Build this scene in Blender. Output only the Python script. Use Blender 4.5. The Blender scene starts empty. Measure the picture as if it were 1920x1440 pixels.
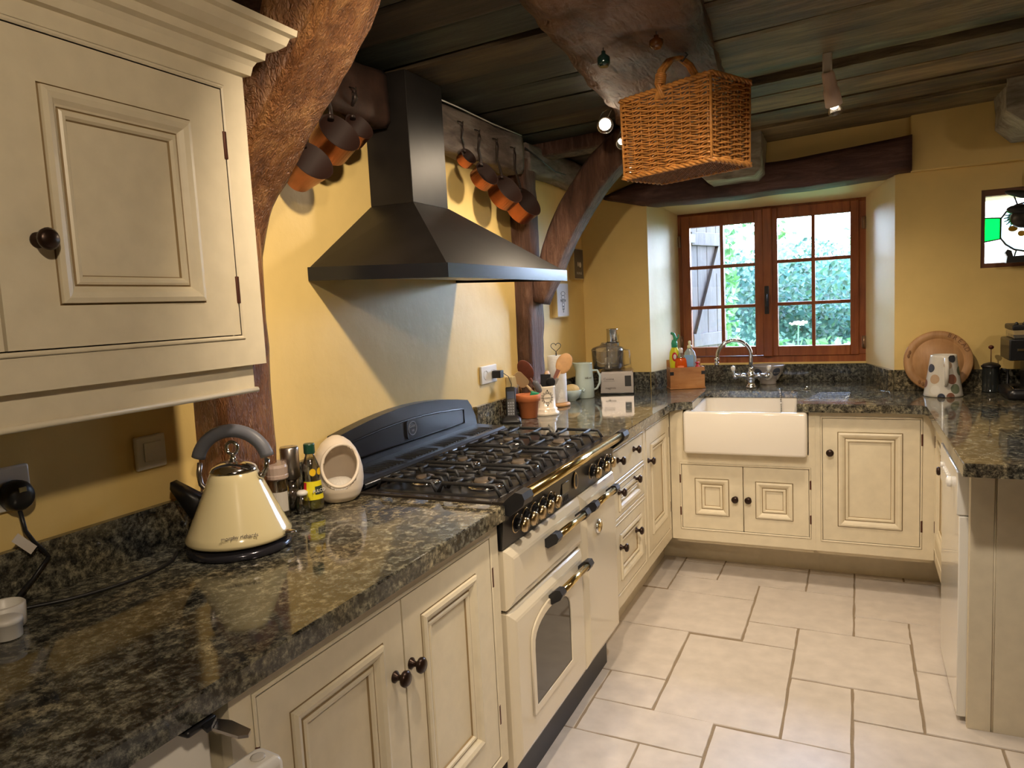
import bpy, bmesh, math, random
from mathutils import Vector, Matrix, noise, Quaternion
R = math.radians
PI = math.pi
random.seed(7)
sc = bpy.context.scene
COL = sc.collection
OFF = {}
CAMLOC = (1.4843, -0.0579, 1.4423)
CAMROT = (0.43902, -0.10431, -0.04991)   # yaw to the left, pitch, roll
CAMF = 1380.7                             # focal length in pixels of a 1920 wide frame

# ------------------------------------------------------------------ materials
def new_mat(name):
    m = bpy.data.materials.new(name); m.use_nodes = True
    nt = m.node_tree
    return m, nt, nt.nodes['Principled BSDF']

def setp(b, **k):
    names = dict(col='Base Color', rough='Roughness', metal='Metallic', trans='Transmission Weight', ior='IOR',
                 coat='Coat Weight', coatr='Coat Roughness', spec='Specular IOR Level', alpha='Alpha', sss='Subsurface Weight',
                 em='Emission Color', ems='Emission Strength')
    for a, v in k.items():
        if a in ('col', 'em') and len(v) == 3: v = (*v, 1)
        b.inputs[names[a]].default_value = v

def plain(name, col, rough=.5, bump=0, bscale=40, var=0, **k):
    m, nt, b = new_mat(name)
    setp(b, col=col, rough=rough, **k)
    if bump or var:
        tc = nt.nodes.new('ShaderNodeTexCoord'); n = nt.nodes.new('ShaderNodeTexNoise')
        n.inputs['Scale'].default_value = bscale; n.inputs['Detail'].default_value = 5
        nt.links.new(tc.outputs['Object'], n.inputs['Vector'])
        if bump:
            bp = nt.nodes.new('ShaderNodeBump'); bp.inputs['Strength'].default_value = bump; bp.inputs['Distance'].default_value = .01
            nt.links.new(n.outputs['Fac'], bp.inputs['Height']); nt.links.new(bp.outputs['Normal'], b.inputs['Normal'])
        if var:
            r = nt.nodes.new('ShaderNodeValToRGB')
            r.color_ramp.elements[0].position = .3; r.color_ramp.elements[1].position = .7
            r.color_ramp.elements[0].color = tuple(c*(1-var) for c in col[:3]) + (1,)
            r.color_ramp.elements[1].color = tuple(min(1, c*(1+var)) for c in col[:3]) + (1,)
            nt.links.new(n.outputs['Fac'], r.inputs['Fac']); nt.links.new(r.outputs['Color'], b.inputs['Base Color'])
    return m

def ramp(nt, stops):
    r = nt.nodes.new('ShaderNodeValToRGB'); e = r.color_ramp.elements
    e[0].position, e[0].color = stops[0][0], (*stops[0][1], 1)
    e[1].position, e[1].color = stops[-1][0], (*stops[-1][1], 1)
    for p, c in stops[1:-1]:
        x = e.new(p); x.color = (*c, 1)
    return r

def mixc(nt, a, b, fac, mode='MIX'):
    x = nt.nodes.new('ShaderNodeMix'); x.data_type = 'RGBA'; x.blend_type = mode
    for s, v in ((6, a), (7, b)):
        if hasattr(v, 'links'): nt.links.new(v, x.inputs[s])
        else: x.inputs[s].default_value = (*v, 1)
    if hasattr(fac, 'links'): nt.links.new(fac, x.inputs[0])
    else: x.inputs[0].default_value = fac
    return x.outputs[2]

def nz(nt, vec, scale, detail=6, rough=.55, dist=0):
    n = nt.nodes.new('ShaderNodeTexNoise')
    n.inputs['Scale'].default_value = scale; n.inputs['Detail'].default_value = detail
    n.inputs['Roughness'].default_value = rough; n.inputs['Distortion'].default_value = dist
    nt.links.new(vec, n.inputs['Vector'])
    return n.outputs['Fac']

def mapped(nt, scale=(1, 1, 1), rot=(0, 0, 0), geo=False):
    tc = nt.nodes.new('ShaderNodeNewGeometry') if geo else nt.nodes.new('ShaderNodeTexCoord')
    mp = nt.nodes.new('ShaderNodeMapping')
    mp.inputs['Scale'].default_value = scale; mp.inputs['Rotation'].default_value = rot
    nt.links.new(tc.outputs['Position' if geo else 'Object'], mp.inputs['Vector'])
    return mp.outputs['Vector']

def wood(name, dark, mid, light, scale=(3, 3, 30), rough=.6, bump=.5, island=False, geo=False, dist=.006, gouge=0):
    """timber with grain along the axis that has the smallest scale"""
    m, nt, b = new_mat(name)
    v = mapped(nt, scale, geo=geo)
    f = nz(nt, v, 2.2, 9, .65, .6)
    r = ramp(nt, [(.25, dark), (.5, mid), (.75, light)])
    nt.links.new(f, r.inputs['Fac'])
    col = r.outputs['Color']
    f2 = nz(nt, mapped(nt, (1, 1, 1), geo=geo), 4, 4)
    r2 = ramp(nt, [(.3, (.55, .5, .5)), (.65, (1, 1, 1))]); nt.links.new(f2, r2.inputs['Fac'])
    col = mixc(nt, col, r2.outputs['Color'], .8, 'MULTIPLY')
    if island:
        g = nt.nodes.new('ShaderNodeNewGeometry')
        r3 = ramp(nt, [(0, (.35, .42, .42)), (.35, (1.15, .8, .52)), (.7, (.8, 1.05, 1.0)), (1, (1.8, 1.25, .7))])
        nt.links.new(g.outputs['Random Per Island'], r3.inputs['Fac'])
        col = mixc(nt, col, r3.outputs['Color'], 1, 'MULTIPLY')
    nt.links.new(col, b.inputs['Base Color'])
    b.inputs['Roughness'].default_value = rough
    bp = nt.nodes.new('ShaderNodeBump'); bp.inputs['Strength'].default_value = bump; bp.inputs['Distance'].default_value = dist
    f3 = nz(nt, v, 5, 9, .7, .3)
    ad = nt.nodes.new('ShaderNodeMath'); ad.operation = 'ADD'
    nt.links.new(f, ad.inputs[0]); nt.links.new(f3, ad.inputs[1])
    if gouge:
        vo = nt.nodes.new('ShaderNodeTexVoronoi'); vo.inputs['Scale'].default_value = gouge; vo.feature = 'SMOOTH_F1'
        wv = nt.nodes.new('ShaderNodeVectorMath'); wv.operation = 'ADD'; n4 = nt.nodes.new('ShaderNodeTexNoise'); n4.inputs['Scale'].default_value = 9
        nt.links.new(mapped(nt, (1, 1, .45)), wv.inputs[0]); nt.links.new(n4.outputs['Color'], wv.inputs[1]); nt.links.new(wv.outputs[0], vo.inputs['Vector'])
        a2 = nt.nodes.new('ShaderNodeMath'); a2.operation = 'MULTIPLY_ADD'; a2.inputs[1].default_value = .55
        nt.links.new(vo.outputs['Distance'], a2.inputs[0]); nt.links.new(ad.outputs[0], a2.inputs[2]); ad = a2
    nt.links.new(ad.outputs[0], bp.inputs['Height']); nt.links.new(bp.outputs['Normal'], b.inputs['Normal'])
    return m

def granite():
    m, nt, b = new_mat('granite')
    v = mapped(nt, (1, 1, 1), geo=True)
    v2 = mapped(nt, (5.0, 3.3, 4), rot=(0, 0, R(-58)), geo=True)
    a = nz(nt, v2, 6.0, 12, .84, .5)
    r = ramp(nt, [(.34, (.014, .014, .016)), (.46, (.070, .068, .064)), (.56, (.17, .162, .135)), (.68, (.36, .345, .29))])
    nt.links.new(a, r.inputs['Fac'])
    s = nz(nt, v, 58, 7, .8)
    r2 = ramp(nt, [(.38, (.06, .06, .06)), (.48, (.58, .58, .56)), (.58, (2.0, 1.95, 1.75))]); nt.links.new(s, r2.inputs['Fac'])
    c = mixc(nt, r.outputs['Color'], r2.outputs['Color'], .92, 'MULTIPLY')
    p = nz(nt, v, 2.6, 4, .55, .6)
    r3 = ramp(nt, [(.38, (.62, .68, .76)), (.50, (.95, .95, .86)), (.62, (1.22, 1.05, .76))]); nt.links.new(p, r3.inputs['Fac'])
    c = mixc(nt, c, r3.outputs['Color'], .8, 'MULTIPLY')
    nt.links.new(c, b.inputs['Base Color'])
    setp(b, rough=.07, spec=.85)
    return m

def plaster(name, col, var=.10, rough=.85):
    m, nt, b = new_mat(name)
    f = nz(nt, mapped(nt), 1.6, 5, .6)
    r = ramp(nt, [(.35, tuple(c*(1-var) for c in col)), (.65, tuple(c*(1+var) for c in col))]); nt.links.new(f, r.inputs['Fac'])
    nt.links.new(r.outputs['Color'], b.inputs['Base Color'])
    bp = nt.nodes.new('ShaderNodeBump'); bp.inputs['Strength'].default_value = .25; bp.inputs['Distance'].default_value = .010
    nt.links.new(nz(nt, mapped(nt), 9, 6, .55), bp.inputs['Height']); nt.links.new(bp.outputs['Normal'], b.inputs['Normal'])
    setp(b, rough=rough)
    return m

def pane(name, tint=(1, 1, 1), gloss=.08, milk=0):
    m = bpy.data.materials.new(name); m.use_nodes = True; nt = m.node_tree
    for n in list(nt.nodes): nt.nodes.remove(n)
    o = nt.nodes.new('ShaderNodeOutputMaterial'); mx = nt.nodes.new('ShaderNodeMixShader')
    t = nt.nodes.new('ShaderNodeBsdfTransparent'); t.inputs[0].default_value = (*tint, 1)
    g = nt.nodes.new('ShaderNodeBsdfGlossy'); g.inputs['Roughness'].default_value = .02
    fr = nt.nodes.new('ShaderNodeFresnel'); fr.inputs[0].default_value = 1.35
    mul = nt.nodes.new('ShaderNodeMath'); mul.operation = 'MULTIPLY_ADD'; mul.inputs[1].default_value = .9; mul.inputs[2].default_value = gloss*.3
    nt.links.new(fr.outputs[0], mul.inputs[0]); nt.links.new(mul.outputs[0], mx.inputs[0])
    if milk:
        df = nt.nodes.new('ShaderNodeBsdfDiffuse'); df.inputs[0].default_value = (.85, .85, .85, 1); m2 = nt.nodes.new('ShaderNodeMixShader'); m2.inputs[0].default_value = milk
        nt.links.new(t.outputs[0], m2.inputs[1]); nt.links.new(df.outputs[0], m2.inputs[2]); t = m2
    nt.links.new(t.outputs[0], mx.inputs[1]); nt.links.new(g.outputs[0], mx.inputs[2]); nt.links.new(mx.outputs[0], o.inputs[0])
    return m

CREAM = plain('cream_paint', (.72, .64, .475), .38, bump=.06, bscale=25, var=.04)
GLAZE = plain('antique_glaze', (.30, .21, .10), .6)
DARKGAP = plain('shadow_gap', (.05, .035, .02), .9)
KNOBM = plain('dark_bronze', (.035, .018, .012), .32, metal=.6)
HINGEM = plain('aged_hinge', (.10, .035, .02), .45, metal=.5)
GRAN = granite()
YEL = plaster('yellow_plaster', (.80, .59, .225), .08, .44)
YEL_DAYLIT = plaster('daylit_yellow_plaster', (.86, .71, .40), .05, .5)
OAK = wood('oak_brace', (.09, .032, .010), (.33, .135, .042), (.58, .30, .11), (8, 8, 3.0), .34, 1.0, dist=.016, gouge=22)
OAKD = wood('dark_oak', (.035, .014, .009), (.15, .070, .045), (.33, .19, .135), (12, 12, 2.0), .55, 1.0, dist=.016)
GREYOAK = wood('weathered_oak', (.14, .12, .09), (.42, .39, .31), (.68, .65, .54), (2.5, 9, 9), .75, .9)
RAILOAK = wood('grey_wall_beam', (.07, .05, .045), (.24, .19, .16), (.42, .38, .34), (9, 2.0, 9), .7, .9)
BEAMX = wood('main_beam', (.05, .018, .007), (.19, .078, .032), (.30, .14, .065), (5, 2.4, 5), .5, 1.0, dist=.02, gouge=9)
CEILW = wood('ceiling_boards', (.03, .022, .012), (.22, .165, .09), (.52, .42, .25), (1.0, 6, 6), .55, 1.0, island=True, dist=.016)
CEILD = wood('dark_boards', (.008, .008, .007), (.035, .033, .028), (.09, .085, .07), (1.2, 10, 10), .55, .8, island=True, dist=.010)  # darker boards for the left part of the ceiling
WINW = wood('window_wood', (.20, .050, .014), (.34, .095, .026), (.44, .15, .045), (14, 14, 1.5), .38, .15, dist=.002)
PINE = wood('pine_box', (.34, .13, .035), (.50, .22, .07), (.62, .32, .12), (2, 12, 12), .45, .1, dist=.002)
BOARDW = wood('bread_board', (.36, .17, .06), (.50, .27, .11), (.60, .36, .17), (10, 2, 2), .5, .1, dist=.002)
SPOONW = plain('spoon_wood', (.50, .28, .12), .55, var=.15, bscale=30)
SPOOND = plain('dark_spoon_wood', (.20, .055, .03), .5, var=.15, bscale=30)
BLK = plain('black_enamel', (.012, .012, .014), .30)
HOODM = plain('black_hood_steel', (.013, .011, .010), .42, bump=.03, bscale=8, var=.3, spec=.2)
RAILBLUE = plain('hood_edge', (.022, .025, .032), .24, metal=.5)
IRON = plain('cast_iron', (.018, .018, .02), .5, bump=.2, bscale=120)
HOBM = plain('hob_enamel', (.03, .024, .02), .22, spec=.6)
CAPM = plain('burner_cap', (.16, .125, .095), .4, metal=.4)
CHROME = plain('chrome', (.75, .75, .76), .10, metal=1)
STEEL = plain('brushed_steel', (.50, .46, .44), .30, metal=1)
BRASS = plain('brass_rail', (.85, .66, .30), .16, metal=1)
OVEN = plain('range_cream_enamel', (.70, .62, .47), .16, coat=.5)
COPPER = plain('copper', (.48, .15, .07), .26, metal=1, var=.25, bscale=14)
COPIN = plain('copper_inside', (.022, .009, .006), .6, spec=.2)
PANH = plain('iron_handle', (.06, .045, .04), .45, metal=.7)
WHITE = plain('white_plastic', (.80, .78, .74), .35)
GLW = plain('glossy_white_enamel', (.80, .78, .72), .12, coat=.4)
SINKM = plain('fireclay', (.80, .745, .66), .10, coat=.5)
BLKP = plain('black_plastic', (.012, .012, .014), .4)
GREYP = plain('grey_handle', (.17, .18, .22), .42)
KETM = plain('kettle_enamel', (.80, .70, .42), .15, coat=.6)
CERAM = plain('cream_ceramic', (.80, .71, .58), .16, coat=.4)
PIGM = plain('matt_white_ceramic', (.80, .70, .58), .42)
TERRA = plain('terracotta', (.56, .17, .055), .65, bump=.1)
JUGM = plain('duck_egg_ceramic', (.50, .60, .58), .18, coat=.4)
BREAD = plain('bread', (.66, .50, .24), .8, bump=.4, bscale=60)
TOWEL = plain('paper_towel', (.86, .85, .83), .9, bump=.2, bscale=90)
WICK = plain('wicker', (.52, .225, .055), .38, var=.35, bscale=55)
WICKD = plain('wicker_dark', (.22, .085, .03), .45, var=.35, bscale=55)
GLASS = pane('clear_glass', (.95, .94, .92), .9)
THING = pane('thin_clear_plastic', (.98, .98, .98), .5, .10)
WPANE = pane('window_glass', (.97, 1, 1), .02)
GREEN = plain('green_plastic', (.03, .32, .16), .4)
YELP = plain('yellow_plastic', (.70, .68, .02), .35)
ORNG = plain('orange_liquid', (.85, .12, .01), .15, trans=.25)
BLUEL = plain('pale_soap', (.65, .75, .88), .15, trans=.5)
REDP = plain('red_print', (.55, .02, .03), .5)
INK = plain('black_print', (.02, .02, .02), .5)
INKG = plain('grey_print', (.12, .10, .09), .5)
LEAD = plain('window_lead', (.03, .035, .035), .5, metal=.5)
LABY = plain('yellow_label', (.80, .70, .02), .4)
LIME = plain('lime_juice', (.40, .38, .04), .3)
DGREEN = plain('dark_green_cap', (.01, .06, .035), .35)
LAMPW = plain('lamp_white', (.68, .52, .44), .4)
OVGL = plain('oven_glass', (.010, .009, .009), .05, spec=.8)

# ------------------------------------------------------------------ mesh builder
class M:
    def __init__(s, T=None):
        s.bm = bmesh.new(); s.T = T; s.mats = []; s.cur = 0; s.sm = set()
    def mat(s, m):
        if m not in s.mats: s.mats.append(m)
        s.cur = s.mats.index(m); return s
    def v(s, p):
        p = Vector(p)
        if s.T is not None: p = s.T @ p
        return s.bm.verts.new(p)
    def f(s, vs, smooth=False):
        try: fc = s.bm.faces.new(vs)
        except ValueError: return None
        fc.material_index = s.cur; fc.smooth = smooth
        return fc
    def box(s, x0, x1, y0, y1, z0, z1, bev=0, seg=2):
        vs = [s.v((x, y, z)) for x in (x0, x1) for y in (y0, y1) for z in (z0, z1)]
        fs = [s.f([vs[i] for i in q]) for q in ((0, 1, 3, 2), (4, 6, 7, 5), (0, 4, 5, 1), (2, 3, 7, 6), (0, 2, 6, 4), (1, 5, 7, 3))]
        if bev:
            es = {e for f in fs for e in f.edges}
            r = bmesh.ops.bevel(s.bm, geom=list(es), offset=bev, segments=seg, profile=.5, affect='EDGES')
            for f in r['faces']: f.smooth = True; f.material_index = s.cur
        return s
    def loop_faces(s, A, B, smooth=True):
        n = len(A)
        for i in range(n): s.f([A[i], A[(i+1) % n], B[(i+1) % n], B[i]], smooth)
    def lathe(s, prof, c=(0, 0, 0), axis=(0, 0, 1), seg=24, cap=True, sx=1, sharp=False):
        q = Vector((0, 0, 1)).rotation_difference(Vector(axis).normalized()); c = Vector(c)
        rings = []
        for r, h in prof:
            if r < 1e-5: rings.append([s.v(c + q @ Vector((0, 0, h)))])
            else: rings.append([s.v(c + q @ Vector((r*math.cos(2*PI*i/seg), sx*r*math.sin(2*PI*i/seg), h))) for i in range(seg)])
        for a, b in zip(rings, rings[1:]):
            if len(a) == 1 and len(b) == 1: continue
            if len(a) == 1:
                for i in range(seg): s.f([a[0], b[(i+1) % seg], b[i]][::-1], not sharp)
            elif len(b) == 1:
                for i in range(seg): s.f([a[i], a[(i+1) % seg], b[0]], not sharp)
            else: s.loop_faces(a, b, not sharp)
        if cap:
            if len(rings[0]) > 1: s.f(rings[0][::-1])
            if len(rings[-1]) > 1: s.f(rings[-1])
        return s
    def cyl(s, c, r, h, axis=(0, 0, 1), seg=24): return s.lathe([(r, 0), (r, h)], c, axis, seg)
    def tube(s, pts, r, seg=8, closed=False, flat=1, cap=True):
        P = [Vector(p) for p in pts]; n = len(P); rings = []
        up = None
        for i, p in enumerate(P):
            if closed: t = (P[(i+1) % n] - P[i-1])
            else: t = P[min(i+1, n-1)] - P[max(i-1, 0)]
            t.normalize()
            if up is None:
                up = Vector((0, 0, 1)) if abs(t.z) < .9 else Vector((1, 0, 0))
            a = (up - t*up.dot(t))
            if a.length < 1e-4: a = t.orthogonal()
            a.normalize(); up = a; b = t.cross(a)
            rr = r[i] if isinstance(r, (list, tuple)) else r
            rings.append([s.v(p + (a*math.cos(2*PI*k/seg)*flat + b*math.sin(2*PI*k/seg))*rr) for k in range(seg)])
        for a, b in zip(rings, rings[1:]): s.loop_faces(a, b)
        if closed: s.loop_faces(rings[-1], rings[0])
        elif cap: s.f(rings[0][::-1]); s.f(rings[-1])
        return s
    def prism(s, poly, axis, a, b, smooth=False):
        """poly of 2-tuples on the two other axes (in x,y,z order), extruded from a to b"""
        def P(u, w, t):
            return {'x': (t, u, w), 'y': (u, t, w), 'z': (u, w, t)}[axis]
        A = [s.v(P(u, w, a)) for u, w in poly]; B = [s.v(P(u, w, b)) for u, w in poly]
        s.loop_faces(A, B, smooth); s.f(A[::-1]); s.f(B)
        return s
    def rings(s, u0, u1, z0, z1, steps, last=True, back=None):
        """nested rectangles in the u-z plane: steps of (inset, depth[, material]); depth is local y"""
        prev = None
        for st in steps:
            i, d = st[0], st[1]
            if len(st) > 2: s.mat(st[2])
            cur = [s.v(p) for p in ((u0+i, d, z0+i), (u1-i, d, z0+i), (u1-i, d, z1-i), (u0+i, d, z1-i))]
            if prev: s.loop_faces(prev, cur, False)
            prev = cur
        if last: s.f(prev)
        return s
    def blob(s, c, rx, ry, rz, seg=16, rows=10, q=None):
        c = Vector(c); rings = []
        for j in range(rows+1):
            t = PI*j/rows
            if j in (0, rows): pts = [Vector((0, 0, rz*math.cos(t)))]
            else: pts = [Vector((rx*math.sin(t)*math.cos(2*PI*i/seg), ry*math.sin(t)*math.sin(2*PI*i/seg), rz*math.cos(t))) for i in range(seg)]
            rings.append([s.v(c + (q @ p if q else p)) for p in pts])
        for a, b in zip(rings, rings[1:]):
            if len(a) == 1:
                for i in range(seg): s.f([a[0], b[i], b[(i+1) % seg]], True)
            elif len(b) == 1:
                for i in range(seg): s.f([a[i], b[0], a[(i+1) % seg]], True)
            else: s.loop_faces(a, b)
        return s
    def text(s, txt, size, o, u, w, depth=.0006, align='CENTER'):
        """lettering at o, running along u, upright along w"""
        cu = bpy.data.curves.new('t', 'FONT'); cu.body = txt; cu.size = size; cu.extrude = depth; cu.align_x = align; cu.resolution_u = 2
        ob = bpy.data.objects.new('t', cu); me = ob.to_mesh()
        u = Vector(u).normalized(); w = Vector(w).normalized(); n = u.cross(w); o = Vector(o)
        vs = [s.v(o + u*v.co.x + w*v.co.y + n*(v.co.z)) for v in me.vertices]
        for p in me.polygons: s.f([vs[i] for i in p.vertices])
        ob.to_mesh_clear(); bpy.data.objects.remove(ob); bpy.data.curves.remove(cu)
        return s
    def build(s, name, mat=None, parent=None, loc=None, label=None, fix=True, local=False, rot=None):
        if not s.mats: s.mats.append(mat or CREAM)
        if fix: bmesh.ops.recalc_face_normals(s.bm, faces=s.bm.faces[:])
        me = bpy.data.meshes.new(name)
        off = Vector((0, 0, 0))
        if parent is not None and not local: off = OFF.get(parent.name, Vector((0, 0, 0)))
        elif parent is None and loc is not None and not local: off = Vector(loc)
        if off.length: bmesh.ops.translate(s.bm, verts=s.bm.verts[:], vec=-off)
        s.bm.to_mesh(me); s.bm.free()
        for m in s.mats: me.materials.append(m)
        o = bpy.data.objects.new(name, me); COL.objects.link(o)
        if parent is not None: o.parent = parent; OFF[o.name] = OFF.get(parent.name, Vector((0, 0, 0)))
        elif loc is not None:
            o.location = loc; OFF[o.name] = Vector(loc)
        if rot: o.rotation_euler = rot
        if label: o['label'] = label
        return o

def tag(o, label, cat, group=None):
    o['label'] = label; o['category'] = cat
    if group: o['group'] = group
    return o
def struct(o): o['kind'] = 'structure'; return o
def thing(name, label, cat, loc=(0, 0, 0), rz=0, group=None):
    o = bpy.data.objects.new(name, None); COL.objects.link(o); o.empty_display_size = .05
    o.location = loc; o.rotation_euler = (0, 0, rz); OFF[o.name] = Vector(loc)
    return tag(o, label, cat, group)

def face(o, u, n):
    """local (u, d, z): u along the face, -d outward"""
    u = Vector(u); n = Vector(n)
    m = Matrix.Identity(4)
    m.col[0][:3] = u; m.col[1][:3] = -n; m.col[2][:3] = (0, 0, 1); m.col[3][:3] = o
    return m
FL = lambda x: face((x, 0, 0), (0, 1, 0), (1, 0, 0))       # faces +x, u = y
FF = lambda y: face((0, y, 0), (1, 0, 0), (0, -1, 0))      # faces -y, u = x
FR = lambda x: face((x, 0, 0), (0, 1, 0), (-1, 0, 0))      # faces -x, u = y

# ------------------------------------------------------------------ cabinetry
def knob(T, u, z, parent, s=1.0, label=None):
    m = M(T)
    m.lathe([(.0125*s, 0), (.0125*s, .003*s), (.0065*s, .009*s), (.006*s, .014*s), (.009*s, .019*s), (.0165*s, .023*s), (.0175*s, .029*s), (.013*s, .034*s), (0, .036*s)],
            (u, 0, z), (0, -1, 0), 20)
    return m.build('knob', KNOBM, parent)

def hinge(T, u, z, parent, h=.055):
    m = M(T); m.box(u-.004, u+.004, -.0035, .004, z-h/2, z+h/2, .0015)
    return m.build('hinge', HINGEM, parent)

def door(T, u0, u1, z0, z1, parent, stile=.075, rail=None, panel=True, name='door', pu=None):
    K = 1.32
    g = .0022
    m = M(T)
    a, b, c, d = u0+g, u1-g, z0+g, z1-g
    # slab edge and front frame
    m.mat(CREAM)
    out = [m.v(p) for p in ((a, .02, c), (b, .02, c), (b, .02, d), (a, .02, d))]
    fr = [m.v(p) for p in ((a, 0, c), (b, 0, c), (b, 0, d), (a, 0, d))]
    m.loop_faces(out, fr, False); m.f(out)
    if panel:
        p0, p1, q0, q1 = pu if pu else (u0+stile, u1-stile, z0+stile, z1-stile)
        inn = [m.v(p) for p in ((p0, 0, q0), (p1, 0, q0), (p1, 0, q1), (p0, 0, q1))]
        m.loop_faces(fr, inn, False)
        st = [(0, 0, GLAZE), (.0012, .003), (.0024, 0, GLAZE), (.003, -.006, CREAM), (.009, -.0085), (.016, -.005), (.021, .002), (.0235, .004, CREAM), (.0245, .0055, GLAZE),
              (.026, .003, GLAZE), (.029, .0005, CREAM), (.033, .001), (.036, .006), (.0375, .010, GLAZE), (.039, .010, CREAM)]
        m.rings(p0, p1, q0, q1, [(t[0]*K, *t[1:]) for t in st])
    else:
        m.f(fr)
    return m.build(name, CREAM, parent, fix=True)

def frame_grid(T, U0, U1, Z0, Z1, holes, parent, depth=.022, name='face_frame'):
    """flat face frame with rectangular openings, each edged by a little cock bead"""
    us = sorted({U0, U1, *[h[0] for h in holes], *[h[1] for h in holes]})
    zs = sorted({Z0, Z1, *[h[2] for h in holes], *[h[3] for h in holes]})
    m = M(T); m.mat(CREAM)
    for i in range(len(us)-1):
        for j in range(len(zs)-1):
            cu, cz = (us[i]+us[i+1])/2, (zs[j]+zs[j+1])/2
            if any(h[0] < cu < h[1] and h[2] < cz < h[3] for h in holes): continue
            m.box(us[i], us[i+1], 0, depth, zs[j], zs[j+1])
    bmesh.ops.remove_doubles(m.bm, verts=m.bm.verts[:], dist=1e-5)
    # drop inner duplicate faces
    seen = {}
    for f in m.bm.faces[:]:
        k = tuple(sorted(v.index for v in f.verts)); k = frozenset(f.verts)
        seen.setdefault(k, []).append(f)
    for k, fs in seen.items():
        if len(fs) > 1:
            for f in fs: m.bm.faces.remove(f)
    o = m.build(name, CREAM, parent)
    b = M(T)
    for u0, u1, z0, z1 in holes:
        b.rings(u0-.009, u1+.009, z0-.009, z1+.009, [(0, 0, GLAZE), (.0008, .0), (.0012, -.0015, CREAM), (.003, -.0032), (.006, -.0032), (.0085, -.001), (.009, .0), (.009, .02)], last=False)
    b.build('cock_bead', CREAM, o)
    return o

# ------------------------------------------------------------------ the room
ZC = .92
# floor: hand cut limestone, one slab object with its joints
m = M(); m.mat(plain('floor_grout', (.30, .235, .165), .9, bump=.4, bscale=60))
m.box(-.3, 4.6, -3.6, 4.7, -.08, -.003)
STONE = plain('limestone', (.68, .62, .57), .33, bump=.10, bscale=14, var=.09)
m.mat(STONE)
def slab(x0, x1, y0, y1):
    g = .0028 + random.random()*.0014
    def sk(x, y): return y - .035*(x-1.05)
    n = 6
    P = []
    for (ax, ay), (bx, by) in (((x0+g, y0+g), (x1-g, y0+g)), ((x1-g, y0+g), (x1-g, y1-g)), ((x1-g, y1-g), (x0+g, y1-g)), ((x0+g, y1-g), (x0+g, y0+g))):
        for k in range(n):
            t = k/n; j = .0016
            P.append((ax+(bx-ax)*t+random.uniform(-j, j), ay+(by-ay)*t+random.uniform(-j, j)))
    cx, cy = (x0+x1)/2, (y0+y1)/2
    zt = random.uniform(-.0006, .0006)
    top = [m.v((cx+(x-cx)*.992, sk(x, cy+(y-cy)*.992), zt)) for x, y in P]
    bot = [m.v((x, sk(x, y), -.004)) for x, y in P]
    m.loop_faces(bot, top, False); m.f(top)
V = [.627, .838, 1.05, 1.262, 1.476, 1.688, 1.83]
Y = [2.14, 2.345, 2.585, 2.75, 3.01, 3.21, 3.43, 3.66, 3.88, 3.97]
slabs = [  # read off the joints of the floor
 (.40, .627, 3.47, 3.97), (.627, .84, 3.66, 3.89), (.84, 1.265, 3.65, 3.93), (1.265, 1.478, 3.65, 3.94), (.627, .84, 3.89, 4.2), (.84, 1.265, 3.93, 4.2), (1.265, 1.478, 3.94, 4.2),
 (1.478, 1.70, 3.93, 4.2), (1.70, 2.1, 3.93, 4.2), (.627, 1.05, 3.455, 3.66), (.40, 1.05, 3.02, 3.455), (1.05, 1.478, 3.215, 3.65), (1.478, 1.90, 3.425, 3.93),
 (1.05, 1.26, 3.005, 3.215), (1.478, 1.69, 3.215, 3.425), (.40, .832, 2.58, 3.02), (.832, 1.26, 2.35, 3.005), (1.26, 1.688, 2.765, 3.215), (1.69, 2.1, 2.985, 3.425),
 (.61, .832, 2.36, 2.58), (.40, .61, 2.15, 2.58), (1.26, 1.474, 2.34, 2.765), (1.474, 1.688, 2.545, 2.765), (1.688, 2.1, 2.545, 2.985),
 (.61, 1.05, 2.15, 2.36), (1.05, 1.474, 1.93, 2.345), (1.474, 1.90, 2.12, 2.545), (.40, .84, 1.72, 2.15), (.84, 1.05, 1.93, 2.15), (1.90, 2.32, 2.12, 2.545),
]
for s_ in slabs: slab(*s_)
yy = 1.93
occupied = [(.40, .84, 1.72, 2.15)]
for j in range(14):
    y1 = 1.93 - j*.212; y0 = y1-.212; x = .40 if j > 0 else .84
    while x < 3.9:
        w = random.choice((.212, .424, .636)); slab(x, x+w, y0, y1); x += w
for j in range(10):
    y0 = 1.93+j*.212
    for x0, x1 in ((2.32, 2.744), (2.744, 3.38), (3.38, 4.2)): slab(x0, x1, y0, y0+.212)
struct(m.build('floor', STONE))

# walls
m = M(); m.box(-.35, 0, -3.5, 4.6, 0, 2.5)
struct(m.build('wall_left', YEL))
NX0, NX1, WY, GY = .40, 1.665, 4.18, 4.60
fx0, fx1, fz0, fz1 = .475, 1.548, 1.03, 1.96
SX0, SX1, SZ0, SZ1 = 2.034, 2.46, 1.515, 1.886     # little leaded window
m = M(); m.mat(YEL)
TH = 4.78
m.box(0, NX0, WY, TH, 0, 2.5)
m.box(NX0, NX1, WY, TH, 2.0, 2.5)
m.box(NX0, NX1, WY, TH, 0, .86)
m.box(NX0, NX1, 4.592, TH, .86, 1.034)
m.box(NX1, SX0, WY, TH, 0, 2.5)
m.box(SX0, SX1, WY, TH, 0, SZ0); m.box(SX0, SX1, WY, TH, SZ1, 2.5)
m.box(SX1, 4.6, WY, TH, 0, 2.5)
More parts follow.
